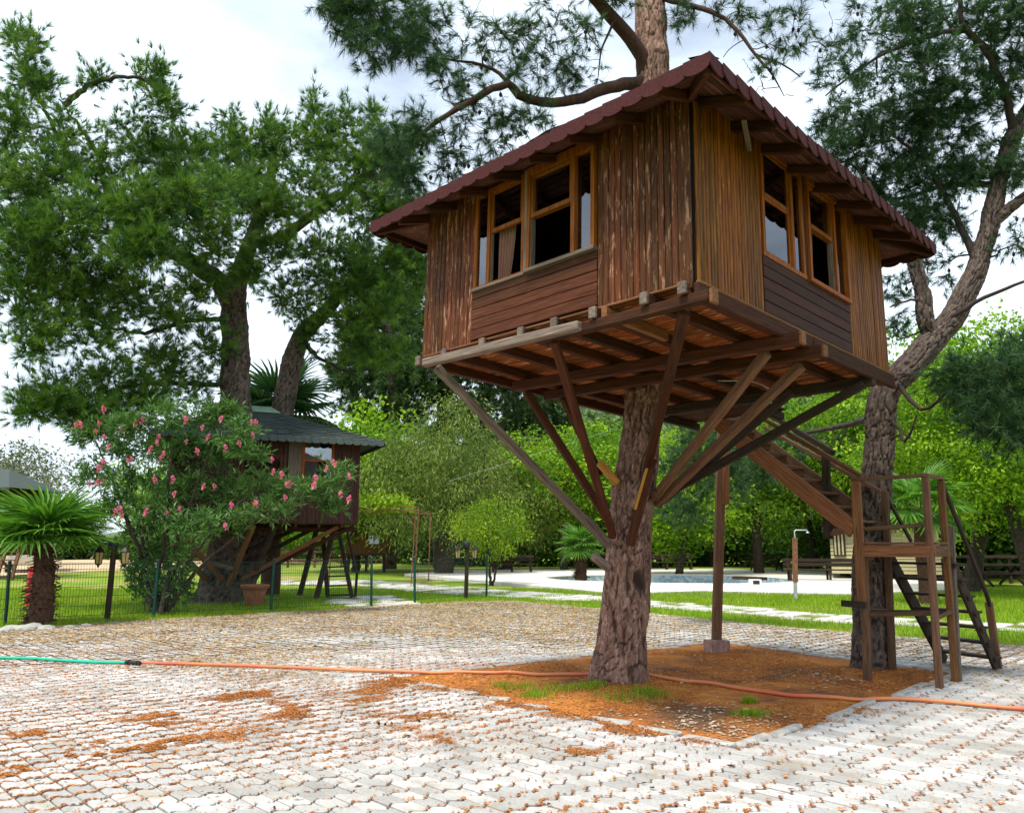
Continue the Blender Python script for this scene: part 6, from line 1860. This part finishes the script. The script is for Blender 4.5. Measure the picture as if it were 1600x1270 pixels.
# grass: lawn blades, tufts in the paving joints and on the bed
def blades(pos, h, w, mat, name, label=None, lean=.5):
    n_ = len(pos); a = rng.uniform(0, 6.28, n_); d = np.stack([np.cos(a), np.sin(a), np.zeros(n_)], 1); s = np.stack([-d[:, 1], d[:, 0], np.zeros(n_)], 1)
    hh = h * rng.uniform(.5, 1.3, (n_, 1)); ww = w * rng.uniform(.7, 1.3, (n_, 1))
    v = np.stack([pos - s * ww / 2, pos + s * ww / 2, pos + d * hh * lean * rng.uniform(.2, 1, (n_, 1)) + np.array([0, 0, 1]) * hh], 1).reshape(-1, 3)
    o_ = place(name, mesh_np(name, v, np.arange(len(v)).reshape(-1, 3), mat)); tag(o_, label, 'grass', kind='stuff'); return o_


def scatter(n_, x0, x1, y0, y1, keep_):
    x_ = rng.uniform(x0, x1, n_); y_ = rng.uniform(y0, y1, n_); k_ = keep_(x_, y_); return x_[k_], y_[k_]


lawn = lambda x_, y_: (np.abs(x_) < y_ * .68 + .5) & ~inside(PAVE, x_, y_) & ~inside(DECK, x_, y_) & (~(inside(PTH[0], x_, y_) | inside(PTH[1], x_, y_)) | (sines(np.stack([x_, y_], -1), 1.6, 55) > .55)) & (y_ > 11)
x_, y_ = scatter(420000, -19, 20, 11.5, 29, lawn)
x_, y_ = x_[:140000], y_[:140000]
blades(np.stack([x_, y_, np.full(len(x_), -.03)], 1), .09, .013, M['grass'], 'lawn', 'short bright green lawn between the paving and the pool')
edge_k = lambda x_, y_: inside(PAVE, x_, y_) & (np.abs(x_) < y_ * .66) & ~inside(BEDX, x_, y_) & (rng.random(len(x_)) < np.clip((y_ - 11 + 3.0 * sines(np.stack([x_, y_], -1), .8, 77) - np.maximum(0, x_ - 1) * .0) / 11, 0, 1) ** 1.6)
x_, y_ = scatter(150000, -13, 9, 10, 25, edge_k)
ua = (x_ * GA[0] + y_ * GA[1]) / PA; ub = (x_ * GB[0] + y_ * GB[1]) / PB           # sit in the joints
sel = rng.random(len(x_)) < .5; ua2 = np.where(sel, np.round(ua - .5) + .5, ua); ub2 = np.where(sel, ub, np.round(ub - .5) + .5)
x_ = ua2 * PA * GA[0] + ub2 * PB * GB[0]; y_ = ua2 * PA * GA[1] + ub2 * PB * GB[1]
blades(np.stack([x_, y_, np.full(len(x_), -.012)], 1), .036, .010, M['grass_dry'], 'joint_grass', 'dry yellow green grass sprouting between the far pavers', .9)
pts = []
for (px, py, s_) in [(800, 1075, .28), (865, 1082, .30), (920, 1080, .18), (975, 1092, .42), (1172, 1120, .16), (835, 1088, .16), (1010, 1088, .2), (1170, 1100, .06)]:
    g_ = G(px, py); q = rng.normal(0, 1, (420, 2)) * [s_ * .55, s_ * .4] + g_[:2]; pts.append(q)
q = np.concatenate(pts); q = q[inside(BED, q[:, 0], q[:, 1])]
zq = np.array([bed_z(a, b) for a, b in q]); blades(np.c_[q, zq - .01], .07, .007, M['grass'], 'grass_tufts', 'small green grass tufts on the earth bed', .8)

# pine litter: bits of needle and bark, denser in drifts and along the joints
def litter(n_, xy, zf, size, mat, name, label, parent=None):
    a = rng.uniform(0, 6.28, n_); d = np.stack([np.cos(a), np.sin(a), rng.normal(0, .10, n_)], 1); s = np.stack([-d[:, 1], d[:, 0], rng.normal(0, .25, n_)], 1)
    L = size * rng.uniform(.4, 1.3, (n_, 1)); w = L * rng.uniform(.18, .5, (n_, 1)); c = np.c_[xy, zf]
    v = np.stack([c - d * L / 2, c - s * w / 2 + [0, 0, .003], c + d * L / 2, c + s * w / 2 + [0, 0, .003]], 1).reshape(-1, 3)
    o_ = place(name, mesh_np(name, v, np.arange(len(v)).reshape(-1, 4), mat)); tag(o_, label, 'litter', kind='stuff'); return o_


def in_pave(q): return q[inside(PAVE, q[:, 0], q[:, 1]) & ~inside(BED, q[:, 0], q[:, 1]) & (np.abs(q[:, 0]) < q[:, 1] * .68)]


# 1. swept drifts
DR = [((-20, 1212), (330, 1150), .16, 12000), ((-40, 1200), (250, 1160), .13, 6000), ((330, 1092), (410, 1080), .13, 2600), ((395, 1078), (440, 1100), .10, 1500), ((410, 1120), (570, 1088), .15, 5200), ((540, 1080), (700, 1056), .22, 7000), ((620, 1116), (770, 1128), .12, 3600), ((180, 1127), (330, 1106), .10, 2600), ((230, 1130), (290, 1124), .10, 1500),       ((0, 1150), (130, 1138), .10, 2400), ((690, 1070), (850, 1105), .22, 7000), ((840, 1110), (1120, 1160), .13, 5200), ((1180, 1150), (1400, 1095), .07, 1600), ((0, 1180), (200, 1160), .12, 2600), ((640, 1135), (720, 1160), .10, 1400), ((880, 1180), (960, 1170), .12, 1400), ((1250, 1120), (1420, 1110), .15, 900)]
qs, ks = [], []
for p0, p1_, w_, k_ in DR:
    k_ = int(k_ * 1.5); p0, p1_ = np.array(G(*p0)[:2]), np.array(G(*p1_)[:2]); t = rng.normal(.5, .34, (k_, 1)); d = nrm(p1_ - p0); o_ = np.array([-d[1], d[0]])
    e = rng.normal(0, 1, (k_, 1)); bend = .12 * np.sin(t * 7 + p0[0]) + .07 * np.sin(t * 17 + p0[1])
    qs.append(p0 + (p1_ - p0) * t + o_ * (e * w_ * .95 + bend * w_ * 5) + rng.normal(0, .03, (k_, 2))); ks.append(np.abs(e[:, 0]) * .55 + np.abs(t[:, 0] - .5) * .7)
q = np.concatenate(qs); ks = np.concatenate(ks)
m = sines(q, 3.2, 94) * .55 + .55 * sines(q, 9, 95) + .45 * sines(q, 24, 93) > -.55 + ks * 1.0      # ragged, streaked by the broom
rem = sines(q @ np.stack([GA[:2], GB[:2]], 1) * [.35, 1.5], 14, 92) > -.75
q = in_pave(q[m & rem])
z = .002 + np.abs(rng.normal(0, .005, len(q)))
litter(len(q), q, z, .030, M['litter'], 'swept_litter', 'orange brown pine litter swept into drifts on the paving')
# 2. in the joints, patchily
q = in_pave(np.concatenate([np.stack([rng.uniform(-9, 10, 420000), rng.uniform(4.5, 17, 420000)], 1), np.stack([rng.uniform(-8, 1.5, 420000), rng.uniform(4.9, 11.5, 420000)], 1)]))
ua, ub = (q @ GA[:2]) / PA, (q @ GB[:2]) / PB
wv = np.interp((ua + .5) % 1 - .5, [-.5, -.3, -.16, .16, .3, .5], np.array([0, -AMP, -AMP, AMP, AMP, 0]) / PB)
d1 = np.abs((ua - .5) - np.round(ua - .5)) * PA; d2 = np.abs((ub + wv - .5) - np.round(ub + wv - .5)) * PB
pat = np.clip(.55 + .55 * sines(q, .8, 96) + .35 * sines(q, 2.6, 98), .10, 1)
q = q[((d2 < .016) | ((d1 < .006) & (rng.random(len(q)) < .16))) & (rng.random(len(q)) < pat)]
litter(len(q), q, .001 + np.abs(rng.normal(0, .003, len(q))), .034, M['litter'], 'joint_litter', 'orange pine litter lodged in the joints between the pavers')
# 3. loose bits, and dry straw over the far paving
n_ = 130000; q = in_pave(np.stack([rng.uniform(-8, 9, n_), rng.uniform(4.5, 13, n_)], 1)); lf_ = np.clip((2.2 - q[:, 0]) / 3, 0, 1) * np.clip((q[:, 1] - 5.6) / 1.6, 0, 1)
q = q[rng.random(len(q)) < np.clip(.10 + .15 * sines(q, 1.1, 99) + lf_ * (.30 + .9 * (sines(q, 1.3, 100) * .6 + sines(q, 4.1, 101) * .5 + .35 * sines(q, 13, 102)).clip(0, 1)), .04, 1)]
litter(len(q), q, .003 + np.abs(rng.normal(0, .002, len(q))), .024, M['litter'], 'loose_litter', 'single reddish bits of litter scattered over the near paving')
n_ = 190000; q = in_pave(np.stack([rng.uniform(-13, 9, n_), rng.uniform(9.6, 25, n_)], 1)); q = q[rng.random(len(q)) < np.clip((q[:, 1] - 9.8) / 5 + .5 * sines(q, .7, 88) + .45 * sines(q, 2.4, 89) - .15, 0, 1) * np.where(q[:, 0] > 2.5, .5, .85)]
litter(len(q), q, .004 + np.abs(rng.normal(0, .003, len(q))), .07, M['straw'], 'dry_straw', 'dry yellowish grass straw strewn over the far paving')
n_ = 36000; s1, s3 = rng.uniform(-.025, 1.025, n_), rng.uniform(-.025, 1.025, n_)
xy = (1 - s1)[:, None] * ((1 - s3)[:, None] * q0 + s3[:, None] * q3) + s1[:, None] * ((1 - s3)[:, None] * q1 + s3[:, None] * q2)
xy = xy[sines(xy, 1.6, 97) > -.25]
from_z = lambda xy: np.array([bz.ravel()[i] for i in np.concatenate([np.argmin((bx.reshape(-1, 2)[None, :, 0] - c[:, :1]) ** 2 + (bx.reshape(-1, 2)[None, :, 1] - c[:, 1:]) ** 2, 1) for c in np.array_split(xy, 400)])])
litter(len(xy), xy, np.maximum(from_z(xy) + .006, np.where(inside(BED, xy[:, 0], xy[:, 1]), -1, .016)), .034, M['litter'], 'bed_litter', 'orange needle litter covering the earth bed')
n_ = 1500; c_ = np.concatenate([G(1150, 1145)[:2] + rng.normal(0, 1, (520, 2)) * [.42, .30], G(1090, 1115)[:2] + rng.normal(0, 1, (220, 2)) * [.5, .4], G(1290, 1062)[:2] + rng.normal(0, 1, (180, 2)) * [.3, .4], rng.uniform([-1.4, 7], [5.6, 13.7], (900, 2))])
c_ = c_[inside(bc + (BED - bc) * .97, c_[:, 0], c_[:, 1])]
litter(len(c_), c_, from_z(c_) + .010, .062, M['dry_leaf'], 'dry_leaves', 'pale curled dry leaves lying on the earth bed')
n_ = 420; xy = rng.uniform([-5, 4.8], [6, 10], (n_, 2)); xy = xy[(np.abs(xy[:, 0]) < xy[:, 1] * .66) & ~inside(BED, xy[:, 0], xy[:, 1])]
litter(len(xy), xy, np.full(len(xy), .008), .055, M['twig'], 'dark_twigs', 'small dark twigs and bits scattered over the near paving')
for px, py in [(592, 1131), (602, 1132), (612, 1131), (655, 1127), (210, 1021)]:
    g_ = G(px, py); o = place('pine_cone', cone_mesh([np.array([g_[0], g_[1], .014])], .011, 'pine_cone')); tag(o, 'small dark pine cone lying on the open paving', 'pine cone', 'pine cones on the paving')
